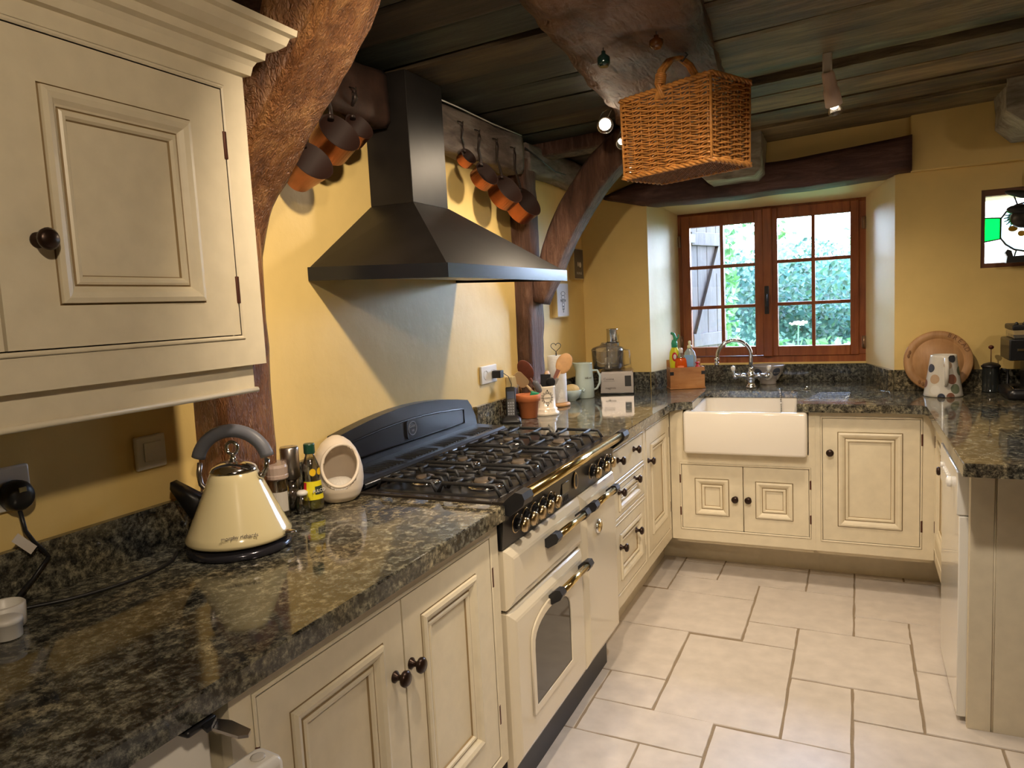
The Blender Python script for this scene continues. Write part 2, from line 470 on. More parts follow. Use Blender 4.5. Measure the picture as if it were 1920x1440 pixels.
# splayed reveals in the yellow plaster, daylight painted in as a paler colour
m.mat(YEL_DAYLIT)
m.prism([(NX0, WY+.001), (fx0+.01, GY), (fx0+.01, TH), (NX0-.01, TH), (NX0-.01, WY+.001)], 'z', .86, 2.02)
m.prism([(NX1, WY+.001), (NX1+.01, WY+.001), (NX1+.01, TH), (fx1-.01, TH), (fx1-.01, GY)], 'z', .86, 2.02)
m.prism([(4.30, 2.02), (4.30, 1.995), (GY, fz1-.005), (TH, fz1-.005), (TH, 2.02)], 'x', NX0-.01, NX1+.01)
m.mat(YEL)
# low render boxing to the right above the lintel
m.box(1.731, 2.3, WY-.032, WY+.001, 2.004, 2.36, .006)
struct(m.build('wall_far', YEL))
m = M(); m.box(4.2, 4.5, -3.5, 4.2, 0, 2.5); struct(m.build('wall_right', YEL))
m = M(); m.box(-.3, 4.5, -3.8, -3.5, 0, 2.5); struct(m.build('wall_back', YEL))

# ceiling: old boards across the room, each a shade and a step different
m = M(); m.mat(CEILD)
def cz(x): return 2.222 + .047*max(0, x)
ys = [-3.5, -3.1, -2.7, -2.3, -1.95, -1.6, -1.25, -.9, -.55, -.2, .15, .5, .85, 1.15, 1.45, 1.66, 1.87, 2.085, 2.305, 2.54, 2.77, 3.0, 3.22, 3.5, 3.8, 4.2]
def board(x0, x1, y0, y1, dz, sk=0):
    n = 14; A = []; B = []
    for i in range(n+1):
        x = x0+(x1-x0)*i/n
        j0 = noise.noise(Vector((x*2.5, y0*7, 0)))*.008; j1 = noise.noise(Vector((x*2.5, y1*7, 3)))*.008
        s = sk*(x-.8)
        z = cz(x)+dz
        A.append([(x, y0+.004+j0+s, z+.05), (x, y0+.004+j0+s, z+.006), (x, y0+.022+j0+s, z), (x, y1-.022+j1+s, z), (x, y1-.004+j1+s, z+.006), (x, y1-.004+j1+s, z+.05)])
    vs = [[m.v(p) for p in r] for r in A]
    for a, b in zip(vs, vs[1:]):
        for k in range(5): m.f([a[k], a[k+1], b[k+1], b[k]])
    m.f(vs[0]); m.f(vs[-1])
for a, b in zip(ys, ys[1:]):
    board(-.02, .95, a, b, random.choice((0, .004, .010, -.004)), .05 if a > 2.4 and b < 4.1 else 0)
m.mat(CEILW)
ys2 = [-3.5, -3.0, -2.5, -2.0, -1.5, -1.0, -.5, 0, .4, .8, 1.2, 1.55, 1.88, 2.2, 2.53, 2.95, 3.16, 3.34, 3.60, 3.85, 4.2]
for k, (a, b) in enumerate(zip(ys2, ys2[1:])):
    dz = {15: .03, 17: -.008, 18: -.016, 19: -.03}.get(k, random.choice((0, .004, -.004)))
    board(.95, 4.25, a, b, dz, -.02 if a > 1.9 and b < 4.1 else 0)
m.mat(DARKGAP); m.box(-.3, 4.5, -3.8, 4.6, 2.47, 2.52)
struct(m.build('ceiling', CEILW))

# ------------------------------------------------------------------ timbers
def timber(name, label, pts, w, h, mat, nrm=(0, 1, 0), amp=.012, seed=0, cat='beam', sub=.04, taper=None, group=None, cham=.22):
    """rough hewn timber swept along pts; w across nrm, h in the other direction"""
    P = [Vector(p) for p in pts]
    L = [0]
    for a, b in zip(P, P[1:]): L.append(L[-1]+(b-a).length)
    n = max(2, int(L[-1]/sub)); Q = []
    def cat_rom(t):
        for i in range(len(P)-1):
            if t <= L[i+1] or i == len(P)-2:
                k = (t-L[i])/(L[i+1]-L[i]); k = min(1, max(0, k))
                p0 = P[max(i-1, 0)]; p1 = P[i]; p2 = P[i+1]; p3 = P[min(i+2, len(P)-1)]
                return .5*((2*p1)+(p2-p0)*k+(2*p0-5*p1+4*p2-p3)*k*k+(3*p1-p0-3*p2+p3)*k**3), (i+k)/(len(P)-1)
    m = M(); rings = []
    c = cham
    sec = []
    for (ax, ay), (bx, by) in (((-1+c, -1), (1-c, -1)), ((1, -1+c), (1, 1-c)), ((1-c, 1), (-1+c, 1)), ((-1, 1-c), (-1, -1+c))):
        for k in range(5): sec.append((ax+(bx-ax)*k/4, ay+(by-ay)*k/4))
    pts_ = [cat_rom(L[-1]*i/n) for i in range(n+1)]
    for i, (p, tt) in enumerate(pts_):
        t = (pts_[min(i+1, n)][0]-pts_[max(i-1, 0)][0]).normalized()
        a = Vector(nrm); a = (a-t*a.dot(t)).normalized(); b = t.cross(a)
        kw = kh = 1
        if taper:
            j = tt*(len(taper)-1); k = min(int(j), len(taper)-2); f = j-k
            kw = taper[k][0]*(1-f)+taper[k+1][0]*f; kh = taper[k][1]*(1-f)+taper[k+1][1]*f
        ring = []
        for sx, sy in sec:
            q = p+a*sx*w/2*kw+b*sy*h/2*kh
            nn = noise.noise(q*5+Vector((seed, 0, 0)))*amp+noise.noise(q*17+Vector((0, seed, 0)))*amp*.45
            ring.append(m.v(q+(a*sx+b*sy).normalized()*nn))
        rings.append(ring)
    for a, b in zip(rings, rings[1:]): m.loop_faces(a, b, True)
    m.f(rings[0][::-1]); m.f(rings[-1])
    o = m.build(name, mat, None, loc=pts[0])
    return tag(o, label, cat, group)

timber('timber_post', 'short red-brown oak wall post behind the cream kettle', [(.03, 1.335, .93), (.03, 1.335, 1.3), (.04, 1.34, 1.7), (.06, 1.34, 2.26)], .185, .13, OAK, amp=.008, seed=1, cat='post')
timber('timber_brace', 'big orange-brown curved oak brace rising beside the cream wall cupboard', [(.035, 1.36, 1.60), (.05, 1.36, 1.73), (.14, 1.36, 1.855), (.255, 1.36, 1.98), (.345, 1.36, 2.09), (.42, 1.36, 2.20), (.44, 1.36, 2.26)], .185, .155, OAK, amp=.014, seed=3, cat='brace',
       taper=[(.9, .6), (1, .9), (1, 1), (1, 1), (1, 1.1), (1, 1.15), (1, 1.2)])
timber('timber_post', 'tall narrow dark oak wall post between cooker hood and corner', [(.03, 3.26, .93), (.03, 3.27, 1.4), (.035, 3.25, 1.8), (.04, 3.23, 2.13)], .17, .10, OAKD, amp=.010, seed=5, cat='post', taper=[(1.0, 1), (1, 1), (.85, 1), (.8, 1)])
timber('timber_brace', 'slim curved dark oak brace leaning from far post to the ceiling', [(.085, 3.28, 1.46), (.165, 3.29, 1.66), (.27, 3.30, 1.86), (.42, 3.30, 2.05), (.56, 3.30, 2.16), (.68, 3.30, 2.22)], .14, .125, OAKD, amp=.008, seed=6, cat='brace',
       taper=[(.8, .7), (1, .9), (1, 1), (1, 1.1), (1, 1.1), (1, 1.1)])
timber('wall_beam', 'greyish horizontal wall beam from which the copper pans hang', [(.055, 2.30, 2.12), (.055, 2.5, 2.125), (.055, 2.8, 2.13), (.055, 3.12, 2.135)], .10, .17, RAILOAK, nrm=(1, 0, 0), amp=.010, seed=8)
timber('wall_beam', 'dark brown horizontal wall beam left of the hood chimney', [(.055, 1.46, 2.13), (.055, 1.75, 2.135), (.055, 2.035, 2.135)], .10, .17, plain('dark_brown_oak', (.035, .016, .010), .6, bump=.5, bscale=14, var=.5), nrm=(1, 0, 0), amp=.010, seed=8)  # this stretch is a darker brown than the grey wall beam
timber('wall_beam', 'pale purplish horizontal wall beam beyond the slim post', [(.05, 3.20, 2.14), (.05, 3.6, 2.145), (.05, 4.16, 2.145)], .10, .13, RAILOAK, nrm=(1, 0, 0), amp=.008, seed=9)
timber('ceiling_beam', 'broad dark ceiling beam running towards the window above the wicker basket', [(.98, -.6, 2.29), (.95, 1.2, 2.29), (.915, 1.8, 2.285), (.87, 2.3, 2.28), (.82, 2.9, 2.27), (.76, 3.4, 2.265), (.80, 4.1, 2.265)], .42, .17, BEAMX, nrm=(1, 0, 0), amp=.014, seed=11, taper=[(1, 1), (1, 1), (1, 1), (1.02, 1), (1.05, 1), (1.1, 1), (1, 1.0)])
timber('beam_end', 'weathered grey-green beam end resting on the window lintel', [(.91, 3.86, 2.175), (.91, 4.0, 2.172), (.91, 4.17, 2.172)], .30, .28, GREYOAK, nrm=(1, 0, 0), amp=.012, seed=12, sub=.03)
timber('ceiling_beam', 'dark cross beam against the ceiling over the slim curved brace', [(0, 3.43, 2.20), (.3, 3.43, 2.21), (.62, 3.43, 2.21)], .13, .08, OAKD, amp=.008, seed=14)
timber('ceiling_beam', 'dark cross beam over the big orange-brown brace', [(0, 1.36, 2.225), (.4, 1.36, 2.235), (.72, 1.36, 2.245)], .16, .06, OAKD, amp=.008, seed=15)
timber('corner_timber', 'pale rough-hewn timber end high up above the leaded window', [(2.305, 3.80, 2.31), (2.305, 3.95, 2.295), (2.305, 4.14, 2.285)], .47, .40, GREYOAK, nrm=(1, 0, 0), amp=.018, seed=17, sub=.03, cham=.3)
# lintel
m = M(); rows = []
N = 30
for i in range(N+1):
    t = i/N; x = .17+(1.735-.17)*t
    top = 2.095+.075*t+.012*math.sin(7*t)+(-.05*max(0, .12-t)/.12)+noise.noise(Vector((x*4, 0, 0)))*.008
    bot = 1.985+.02*t-.018*math.sin(PI*t)+(.05*max(0, .14-t)/.14)+(.022*max(0, t-.95)/.05)+noise.noise(Vector((x*5, 9, 0)))*.006
    if t > .05: bot = min(bot, 1.99+.02*t+.05*max(0, .14-t)/.14)
    yf = 4.10+noise.noise(Vector((x*3, 4, 0)))*.008
    rows.append([m.v(p) for p in ((x, 4.32, top), (x, yf+.012, top), (x, yf-.002, top-.02), (x, yf, (top+bot)/2), (x, yf, bot+.02), (x, yf+.015, bot), (x, 4.20, bot-.006), (x, 4.32, bot))])
for a, b in zip(rows, rows[1:]): m.loop_faces(a, b, True)
m.f(rows[0]); m.f(rows[-1])
tag(m.build('window_lintel', wood('lintel_wood', (.03, .012, .010), (.085, .035, .028), (.17, .09, .075), (2, 10, 10), .55, .8), loc=(.95, 4.2, 1.98)), 'long dark oak lintel above the kitchen window', 'lintel')

# ------------------------------------------------------------------ main window
w = thing('window_1', 'reddish wooden casement window over the sink', 'window', (1.01, 4.62, fz0)); del w['label'], w['category']; struct(w)
m = M()
for a in ((fx0, fx1, fz0, fz0+.045), (fx0, fx1, fz1-.022, fz1), (fx0, fx0+.032, fz0+.045, fz1-.022), (fx1-.047, fx1, fz0+.045, fz1-.022)):
    m.box(a[0], a[1], 4.60, 4.68, a[2], a[3], .003)
m.build('window_frame', WINW, w)
def sash(u0, u1, z0, z1, g0, g1, k0, k1, y0):
    m = M()
    for a in ((u0, g0, z0, z1), (g1, u1, z0, z1), (g0, g1, z0, k0), (g0, g1, k1, z1)): m.box(a[0], a[1], y0, y0+.045, a[2], a[3], .004)
    s = m.build('sash', WINW, w)
    b = M(); c = (g0+g1)/2
    b.box(c-.010, c+.010, y0+.008, y0+.036, k0, k1, .003)
    for i in (1, 2):
        z = k0+(k1-k0)*i/3; b.box(g0, g1, y0+.007, y0+.037, z-.010, z+.010, .003)
    b.build('glazing_bars', WINW, s)
    for i in range(2):
        for j in range(3):
            a = g0 if i == 0 else c; e = c if i == 0 else g1
            p = M(); p.box(a, e, y0+.020, y0+.024, k0+(k1-k0)*j/3, k0+(k1-k0)*(j+1)/3); p.build('pane', WPANE, s)
    return s
sash(.508, .988, 1.078, 1.94, .56, .940, 1.133, 1.868, 4.578)
sash(1.035, 1.503, 1.072, 1.944, 1.068, 1.458, 1.130, 1.880, 4.590)
m = M(); m.box(.985, 1.038, 4.572, 4.63, 1.07, 1.945, .006); m.build('meeting_stile', WINW, w)
m = M(); m.box(.996, 1.020, 4.556, 4.573, 1.325, 1.49, .004); m.tube([(1.008, 4.556, 1.44), (1.008, 4.53, 1.44), (1.008, 4.53, 1.37)], .006); m.build('handle', BLKP, w)
for x, z in ((.496, 1.79), (1.528, 1.815), (1.528, 1.145), (.496, 1.17)):
    m = M(); m.cyl((x, 4.590, z-.035), .007, .07); m.box(x-.012, x+.012, 4.596, 4.60, z-.03, z+.03); m.build('hinge', plain('steel_hinge', (.35, .22, .15), .4, metal=.8) if 'steel_hinge' not in bpy.data.materials else bpy.data.materials['steel_hinge'], w)

# ------------------------------------------------------------------ leaded window
w2 = thing('window_2', '', 'window', (2.24, 4.2, SZ0)); del w2['label'], w2['category']; struct(w2)
m = M(); FR2 = plain('brown_frame', (.16, .06, .03), .5)
for a in ((SX0, SX1, SZ0, SZ0+.022), (SX0, SX1, SZ1-.03, SZ1), (SX0, SX0+.018, SZ0+.022, SZ1-.03), (SX1-.018, SX1, SZ0+.022, SZ1-.03)): m.box(a[0], a[1], 4.19, 4.26, a[2], a[3])
m.build('window_frame', FR2, w2)
gx0, gx1, gz0, gz1, gy = SX0+.018, SX1-.018, SZ0+.022, SZ1-.03, 4.235
ccx, ccz, cr = (gx0+gx1)/2, (gz0+gz1)/2+.005, .135
def flat(poly, name, mat, y=gy, par=w2, th=.004):
    m = M(); m.prism(poly, 'y', y, y+th); return m.build(name, mat, par)
oct_ = [(ccx+cr*math.cos(a)*1.0, ccz+cr*math.sin(a)*.9) for a in [R(x) for x in (-158, -140, -120, -90, -60, -40, -22, 22, 40, 60, 90, 120, 140, 158)]]
TR_ = pane('milky_glass', (.95, .97, .95), .1)
def glow(name, col):
    m, nt, b = new_mat(name); setp(b, col=col, rough=.3)
    t = nt.nodes.new('ShaderNodeBsdfTranslucent'); t.inputs[0].default_value = (*col, 1)
    tr = nt.nodes.new('ShaderNodeBsdfTransparent'); tr.inputs[0].default_value = (*col, 1)
    mx = nt.nodes.new('ShaderNodeMixShader'); mx.inputs[0].default_value = .5
    nt.links.new(t.outputs[0], mx.inputs[1]); nt.links.new(tr.outputs[0], mx.inputs[2]); nt.links.new(mx.outputs[0], nt.nodes['Material Output'].inputs[0])
    return m
flat(oct_, 'pane', glow('roundel_glass', (.62, .72, .74)))
flat([(gx0, ccz-.06), (ccx-cr*.93, ccz-.05), (ccx-cr*.93, ccz+.05), (gx0, ccz+.055)], 'pane', glow('green_glass', (.02, .75, .12))).__setitem__('label', 'bright green glass pane')
flat([(gx1, ccz-.06), (gx1, ccz+.055), (ccx+cr*.93, ccz+.05), (ccx+cr*.93, ccz-.05)], 'pane', glow('green_glass2', (.02, .75, .12)))
LG = glow('clear_cathedral', (.95, .97, .93))
for sx, sz in ((-1, -1), (-1, 1), (1, -1), (1, 1)):
    X = gx0 if sx < 0 else gx1; Z = gz0 if sz < 0 else gz1
    flat([(X, Z), (ccx, Z), (ccx, ccz+sz*cr*.9), (ccx+sx*cr*.5, ccz+sz*cr*.78), (ccx+sx*cr*.93, ccz+sz*.05), (X, ccz+sz*.056)], 'pane', LG, y=gy+.001)
m = M()
m.tube([(x, gy-.002, z) for x, z in oct_], .0045, 6, closed=True)
for a, b in (((gx0, ccz+.055), (ccx-cr*.93, ccz+.05)), ((gx0, ccz-.06), (ccx-cr*.93, ccz-.05)), ((gx1, ccz+.055), (ccx+cr*.93, ccz+.05)), ((gx1, ccz-.06), (ccx+cr*.93, ccz-.05)),
             ((ccx-.075, gz1), (ccx-.06, ccz+.11)), ((ccx+.075, gz1), (ccx+.06, ccz+.11)), ((ccx-.075, gz0), (ccx-.06, ccz-.11))):
    m.tube([(a[0], gy-.002, a[1]), (b[0], gy-.002, b[1])], .0035, 6)
m.tube([(gx0, gy-.002, ccz-.06), (gx0, gy-.002, ccz+.055)], .003, 6)
m.build('leading', LEAD, w2)
m = M(); TEAL = plain('teal_paint', (.10, .38, .36), .6)
for i in range(16):
    a = R(115+i*9); r1 = .05+.014*(i % 2)
    m.tube([(ccx-.05, gy-.001, ccz+.05), (ccx-.05+math.cos(a)*r1, gy-.001, ccz+.045+math.sin(a)*r1*.8)], [.005, .003], 5)
m.build('painted_flower', TEAL, w2)
m = M()
m.mat(plain('twig_paint', (.22, .07, .04), .6)); m.tube([(ccx-.012, gy-.002, ccz+.04), (ccx+.002, gy-.002, ccz+.01), (ccx+.006, gy-.002, ccz-.04), (ccx-.02, gy-.002, ccz-.11)], .003, 5)
m.tube([(ccx+.002, gy-.002, ccz+.0), (ccx-.05, gy-.002, ccz+.01), (ccx-.07, gy-.002, ccz+.0)], .0025, 5)
m.mat(plain('fruit_paint', (.75, .42, .02), .5)); m.blob((ccx-.075, gy-.002, ccz-.005), .02, .002, .014); m.blob((ccx-.04, gy-.002, ccz-.03), .016, .002, .014)
m.build('painted_twig', TEAL, w2)

# ------------------------------------------------------------------ worktops and upstands
def worktop(name, label, poly, loc):
    m = M(); m.mat(GRAN)
    A = [m.v((x, y, ZC)) for x, y in poly]; B = [m.v((x, y, ZC-.04)) for x, y in poly]
    m.loop_faces(B, A, False); m.f(A); m.f(B[::-1])
    es = [e for e in m.bm.edges if abs(e.verts[0].co.z-ZC) < 1e-5 and abs(e.verts[1].co.z-ZC) < 1e-5]
    bmesh.ops.bevel(m.bm, geom=es, offset=.004, segments=2, profile=.5, affect='EDGES')
    return tag(m.build(name, GRAN, loc=loc), label, 'worktop')
worktop('worktop', 'dark speckled granite worktop left of the range, under the kettle', [(0.001, -1.2), (.64, -1.2), (.64, 1.655), (.001, 1.655)], (.32, .5, ZC-.04))
U = worktop('worktop', 'U-shaped dark granite worktop round the sink and peninsula', [(.001, 2.665), (.64, 2.665), (.64, 3.58), (.655, 3.63), (.69, 3.66), (.738, 3.66), (.716, 4.14), (1.205, 4.14), (1.232, 3.63), (1.71, 3.63), (1.75, 3.615), (1.77, 3.575),
       (1.77, 2.415), (2.75, 2.415), (2.75, 4.165), (1.658, 4.165), (1.662, 4.18), (1.562, 4.585), (.478, 4.585), (.402, 4.18), (.39, 4.165), (.001, 4.165)], (.9, 4.0, ZC-.04))
m = M()
for i in range(8):
    x0 = 1.27+.0*i; y = 3.74+i*.045
    m.box(1.255+.008*i, 1.60, y-.0022, y+.0022, ZC-.001, ZC+.0012, .001)
m.tube([(1.61, 3.71, ZC), (1.64, 3.72, ZC), (1.64, 4.1, ZC), (1.60, 4.13, ZC)], .002, 6)
m.build('drainer_ridges', GRAN, U)
def upstand(label, poly):
    m = M(); m.prism(poly, 'z', ZC+.0005, 1.024)
    cx = sum(p[0] for p in poly)/len(poly); cy = sum(p[1] for p in poly)/len(poly)
    tag(m.build('granite_upstand', GRAN, loc=(cx, cy, ZC)), label, 'upstand', 'granite upstands round the worktops')
upstand('long dark granite upstand on the left wall behind the kettle', [(.001, -1.2), (.02, -1.2), (.02, 1.655), (.001, 1.655)])
upstand('granite upstand on the left wall behind the utensil crock', [(.001, 2.70), (.02, 2.70), (.02, 4.165), (.001, 4.165)])
upstand('short granite upstand behind the food processor', [(.021, 4.158), (.395, 4.158), (.395, 4.178), (.021, 4.178)])
upstand('granite upstand on the left reveal beside the cleaning caddy', [(.402, 4.16), (.424, 4.165), (.502, 4.565), (.482, 4.565)])
upstand('long granite upstand under the kitchen window', [(.484, 4.567), (1.556, 4.567), (1.556, 4.588), (.484, 4.588)])
upstand('granite upstand on the right reveal of the window niche', [(1.660, 4.165), (1.560, 4.565), (1.540, 4.565), (1.637, 4.16)])
upstand('granite upstand behind the bread board and coffee machine', [(1.664, 4.158), (2.75, 4.158), (2.75, 4.178), (1.664, 4.178)])

# ------------------------------------------------------------------ wall cupboard
c = thing('wall_cupboard', 'cream painted wall cupboard with moulded cornice, top left', 'cupboard', (.16, .7, 1.288))
T = FL(.33)
m = M(); m.box(.001, .308, .08, 1.158, 1.35, 1.96); m.build('carcass', CREAM, c)
frame_grid(T, .08, 1.158, 1.348, 1.962, [(.145, 1.095, 1.411, 1.906)], c)
for (u0, u1, pu, ku, hu) in ((.6245, 1.095, (.715, 1.010, 1.480, 1.828), .690, 1.0875), (.145, .6235, (.235, .53, 1.480, 1.828), .558, .152)):
    d = door(T, u0, u1, 1.411, 1.906, c, pu=pu)
    knob(T, ku, 1.582, d)
    for z in (1.795, 1.505): hinge(T, hu+.006*(1 if hu > .6 else -1), z, d)
m = M(); prof = [(.0, 1.945), (.012, 1.947), (.016, 1.965), (.022, 1.975), (.034, 1.98), (.036, 1.995), (.05, 2.0), (.066, 2.012), (.072, 2.028), (.082, 2.032), (.084, 2.045), (0, 2.045)]
# cornice along the front with a mitred return
F = [(.33+d, z) for d, z in prof]
m.mat(CREAM)
A = [m.v((.33+d, -.0+.0, z)) for d, z in prof]; B = [m.v((.33+d, 1.158+d, z)) for d, z in prof]; C_ = [m.v((.001, 1.158+d, z)) for d, z in prof]
for P_, Q_ in ((A, B), (B, C_)):
    for i in range(len(prof)-1): m.f([P_[i], P_[i+1], Q_[i+1], Q_[i]])
m.f(A); m.f(C_)
m.build('cornice', CREAM, c)
m = M(); m.box(.290, .310, .08, 1.138, 1.290, 1.3485); m.box(.001, .290, 1.118, 1.138, 1.290, 1.3485); m.build('light_rail', CREAM, c)
m = M(); m.tube([(.314, .08, 1.293), (.314, 1.142, 1.293)], .0055, 10); m.tube([(.314, 1.142, 1.293), (.0, 1.142, 1.293)], .0055, 10); m.build('rail_bead', CREAM, c)

# ------------------------------------------------------------------ base cupboards, left run
XL = .614
c = thing('base_cupboard', 'cream two-door base cupboard left of the range cooker', 'cupboard', (.3, 1.19, 0))
T = FL(XL)
m = M(); m.box(.03, XL-.0225, .72, 1.652, .18, .878); m.build('carcass', CREAM, c)
frame_grid(T, .717, 1.654, .20, .879, [(.772, 1.606, .236, .843)], c)
for (u0, u1, pu, ku, hu) in ((.772, 1.1885, (.843, 1.118, .31, .778), 1.150, .766), (1.1895, 1.606, (1.26, 1.522, .322, .779), 1.212, 1.612)):
    d = door(T, u0, u1, .236, .843, c, pu=pu)
    knob(T, ku, .689, d)
    for z in (.735, .352): hinge(T, hu, z, d)
m = M(); m.box(.04, .50, .72, 1.652, .0, .199); m.build('plinth', CREAM, c)

c = thing('drawer_cupboard', 'cream three-drawer base unit right of the range cooker', 'cupboard', (.3, 2.92, 0))
m = M(); m.box(.03, XL-.0225, 2.668, 3.172, .18, .878); m.build('carcass', CREAM, c)
frame_grid(T, 2.668, 3.176, .20, .879, [(2.70, 3.143, .726, .848), (2.70, 3.143, .572, .700), (2.70, 3.143, .258, .545)], c)
for z0, z1, zk, pn in ((.726, .848, .806, False), (.572, .700, .676, True), (.258, .545, .446, True)):
    pu = (2.755, 3.085, z0+.018, z1-.018) if z0 > .3 else (2.755, 3.085, .303, .50)
    d = door(T, 2.70, 3.143, z0, z1, c, panel=pn, name='drawer', pu=pu)
    for u in (2.757, 2.993): knob(T, u, zk, d)
m = M(); m.box(.04, .503, 2.668, 3.176, 0, .199); m.build('plinth', CREAM, c)

c = thing('base_cupboard', 'narrow cream one-door base cupboard between drawers and sink corner', 'cupboard', (.3, 3.42, 0))
m = M(); m.box(.03, XL-.0225, 3.18, 3.69, .18, .878); m.build('carcass', CREAM, c)
frame_grid(T, 3.1762, 3.69, .20, .879, [(3.205, 3.640, .262, .850)], c)
d = door(T, 3.205, 3.640, .262, .850, c, pu=(3.28, 3.575, .335, .775))
knob(T, 3.235, .704, d)
for z in (.765, .375): hinge(T, 3.646, z, d)
m = M(); m.box(.04, .503, 3.1762, 3.967, 0, .199); m.build('plinth', CREAM, c)

# far run
YF = 3.671
T = FF(YF)
c = thing('sink_cupboard', 'low cream two-door cupboard under the white sink', 'cupboard', (.97, 3.9, 0))
m = M(); m.box(.64, 1.30, YF+.0225, 4.17, .18, .66); m.build('carcass', CREAM, c)
frame_grid(T, .618, 1.31, .20, .665, [(.671, 1.282, .262, .596)], c)
m = M(T); m.box(.618, .685, 0, .022, .665, .879); m.build('side_stile', CREAM, c); m = M(T); m.box(1.281, 1.31, 0, .022, .665, .879); m.build('side_stile', CREAM, c)
for (u0, u1, pu, ku, hu) in ((.671, .976, (.738, .908, .335, .527), .939, .665), (.977, 1.282, (1.034, 1.21, .335, .524), 1.002, 1.288)):
    d = door(T, u0, u1, .262, .596, c, pu=pu); knob(T, ku, .431, d)
    for z in (.52, .35): hinge(T, hu, z, d, .045)
m = M(); m.box(.503, 1.31, 3.955, 3.98, 0, .199); m.build('plinth', CREAM, c)
c = thing('base_cupboard', 'cream one-door base cupboard right of the sink', 'cupboard', (1.55, 3.9, 0))
m = M(); m.box(1.32, 1.80, YF+.0225, 4.17, .18, .878); m.build('carcass', CREAM, c)
frame_grid(T, 1.3102, 1.806, .20, .879, [(1.341, 1.750, .256, .848)], c)
d = door(T, 1.341, 1.750, .256, .848, c, pu=(1.407, 1.680, .327, .783)); knob(T, 1.375, .686, d)
for z in (.755, .355): hinge(T, 1.756, z, d)
m = M(); m.box(1.3102, 1.86, 3.955, 3.98, 0, .199); m.build('plinth', CREAM, c)

# peninsula, facing -x
XP = 1.808
T = FR(XP)
c = thing('base_cupboard', 'cream base cupboard in the far right corner beside the dishwasher', 'cupboard', (2.1, 3.4, 0))
m = M(); m.box(XP+.0225, 2.40, 3.17, 3.66, .18, .878); m.build('carcass', CREAM, c)
frame_grid(T, 3.155, 3.670, .20, .879, [(3.19, 3.655, .262, .848)], c)
d = door(T, 3.19, 3.655, .262, .848, c, pu=(3.27, 3.58, .335, .775)); knob(T, 3.225, .715, d)
for z in (.75, .36): hinge(T, 3.660, z, d)
m = M(); m.box(1.860, 1.88, 3.155, 3.954, 0, .199); m.build('plinth', CREAM, c)
c = thing('dishwasher', 'white slimline dishwasher set into the peninsula', 'dishwasher', (2.1, 2.88, 0))
m = M(); m.box(1.82, 2.40, 2.632, 3.148, .015, .86); m.build('body', WHITE, c)
m = M(); m.box(1.786, 1.8195, 2.634, 3.146, .02, .70, .004); m.build('door', GLW, c)
m = M(); m.box(1.780, 1.8195, 2.634, 3.146, .703, .845, .004); p = m.build('control_panel', GLW, c)
m = M(T)
m.lathe([(.018, 0), (.018, .012), (.012, .016), (0, .016)], (2.80, .028-.055, .775), (0, -1, 0), 20)
m.build('dial', WHITE, p)
for i in range(4):
    m = M(); m.cyl((1.781, 2.90+i*.035, .775), .007, .006, (-1, 0, 0), 12); m.build('button', WHITE, p)
m = M(); m.cyl((1.781, 3.07, .775), .010, .008, (-1, 0, 0), 14); m.build('button', WHITE, p)
m = M(); m.box(1.86, 1.88, 2.632, 3.148, 0, .079); m.build('plinth', WHITE, c)
# tongue and groove end panel
m = M(); xs = [1.812, 1.884, 2.00, 2.116, 2.232, 2.348, 2.464, 2.58, 2.70]
m.mat(CREAM); m.box(1.812, 2.70, 2.612, 2.63, .0, .879)
for a, b in zip(xs, xs[1:]): m.box(a+.001, b-.0055 if b < 2.69 else b, 2.603, 2.6125, .0, .879, .0015)
for b in xs[1:-1]: m.mat(CREAM); m.tube([(b-.002, 2.606, 0), (b-.002, 2.606, .879)], .0030, 8)
tag(m.build('end_panel', CREAM, loc=(2.2, 2.615, 0)), 'cream tongue-and-groove panel closing the end of the peninsula', 'panel')

# ------------------------------------------------------------------ sink, tap
c = thing('butler_sink', 'white fireclay butler sink with a deep plain front', 'sink', (.985, 3.87, .67))
m = M(); m.mat(SINKM)
def rrect(x0, x1, y0, y1, r, n=5):
    P = []
    for cx, cy, a0 in ((x1-r, y1-r, 0), (x0+r, y1-r, 90), (x0+r, y0+r, 180), (x1-r, y0+r, 270)):
        for k in range(n+1):
            a = R(a0+90*k/n); P.append((cx+r*math.cos(a), cy+r*math.sin(a)))
    return P
def stack(m, L, smooth=True, capb=True, capt=True):
    prev = None; first = None
    for poly, z in L:
        cur = [m.v((x, y, z)) for x, y in poly]
        if prev: m.loop_faces(prev, cur, smooth)
        else: first = cur
        prev = cur
    if capb: m.f(first[::-1])
    if capt: m.f(prev)
sx0, sx1, sy0, sy1 = .700, 1.277, 3.598, 4.155
stack(m, [(rrect(sx0+.008, sx1-.008, sy0+.008, sy1, .012), .668), (rrect(sx0+.002, sx1-.002, sy0+.002, sy1, .014), .672), (rrect(sx0, sx1, sy0, sy1, .015), .680),
          (rrect(sx0, sx1, sy0, sy1, .015), .868), (rrect(sx0+.004, sx1-.004, sy0+.004, sy1, .015), .8765), (rrect(sx0+.012, sx1-.012, sy0+.012, sy1, .015), .8795),
          (rrect(sx0+.028, sx1-.028, sy0+.024, sy1-.03, .05), .8795), (rrect(sx0+.032, sx1-.032, sy0+.030, sy1-.034, .05), .873), (rrect(sx0+.036, sx1-.036, sy0+.034, sy1-.038, .05), .72), (rrect(sx0+.07, sx1-.07, sy0+.07, sy1-.07, .05), .69)])
m.build('basin', SINKM, c)
m = M(); pts = []
for i in range(26):
    t = i/25; pts.append((1.11+.012*math.sin(t*3), 4.13-.03*t if t < .3 else 4.112-.012*t, .925-.0*t if t < .12 else .92-(t-.12)*.24))
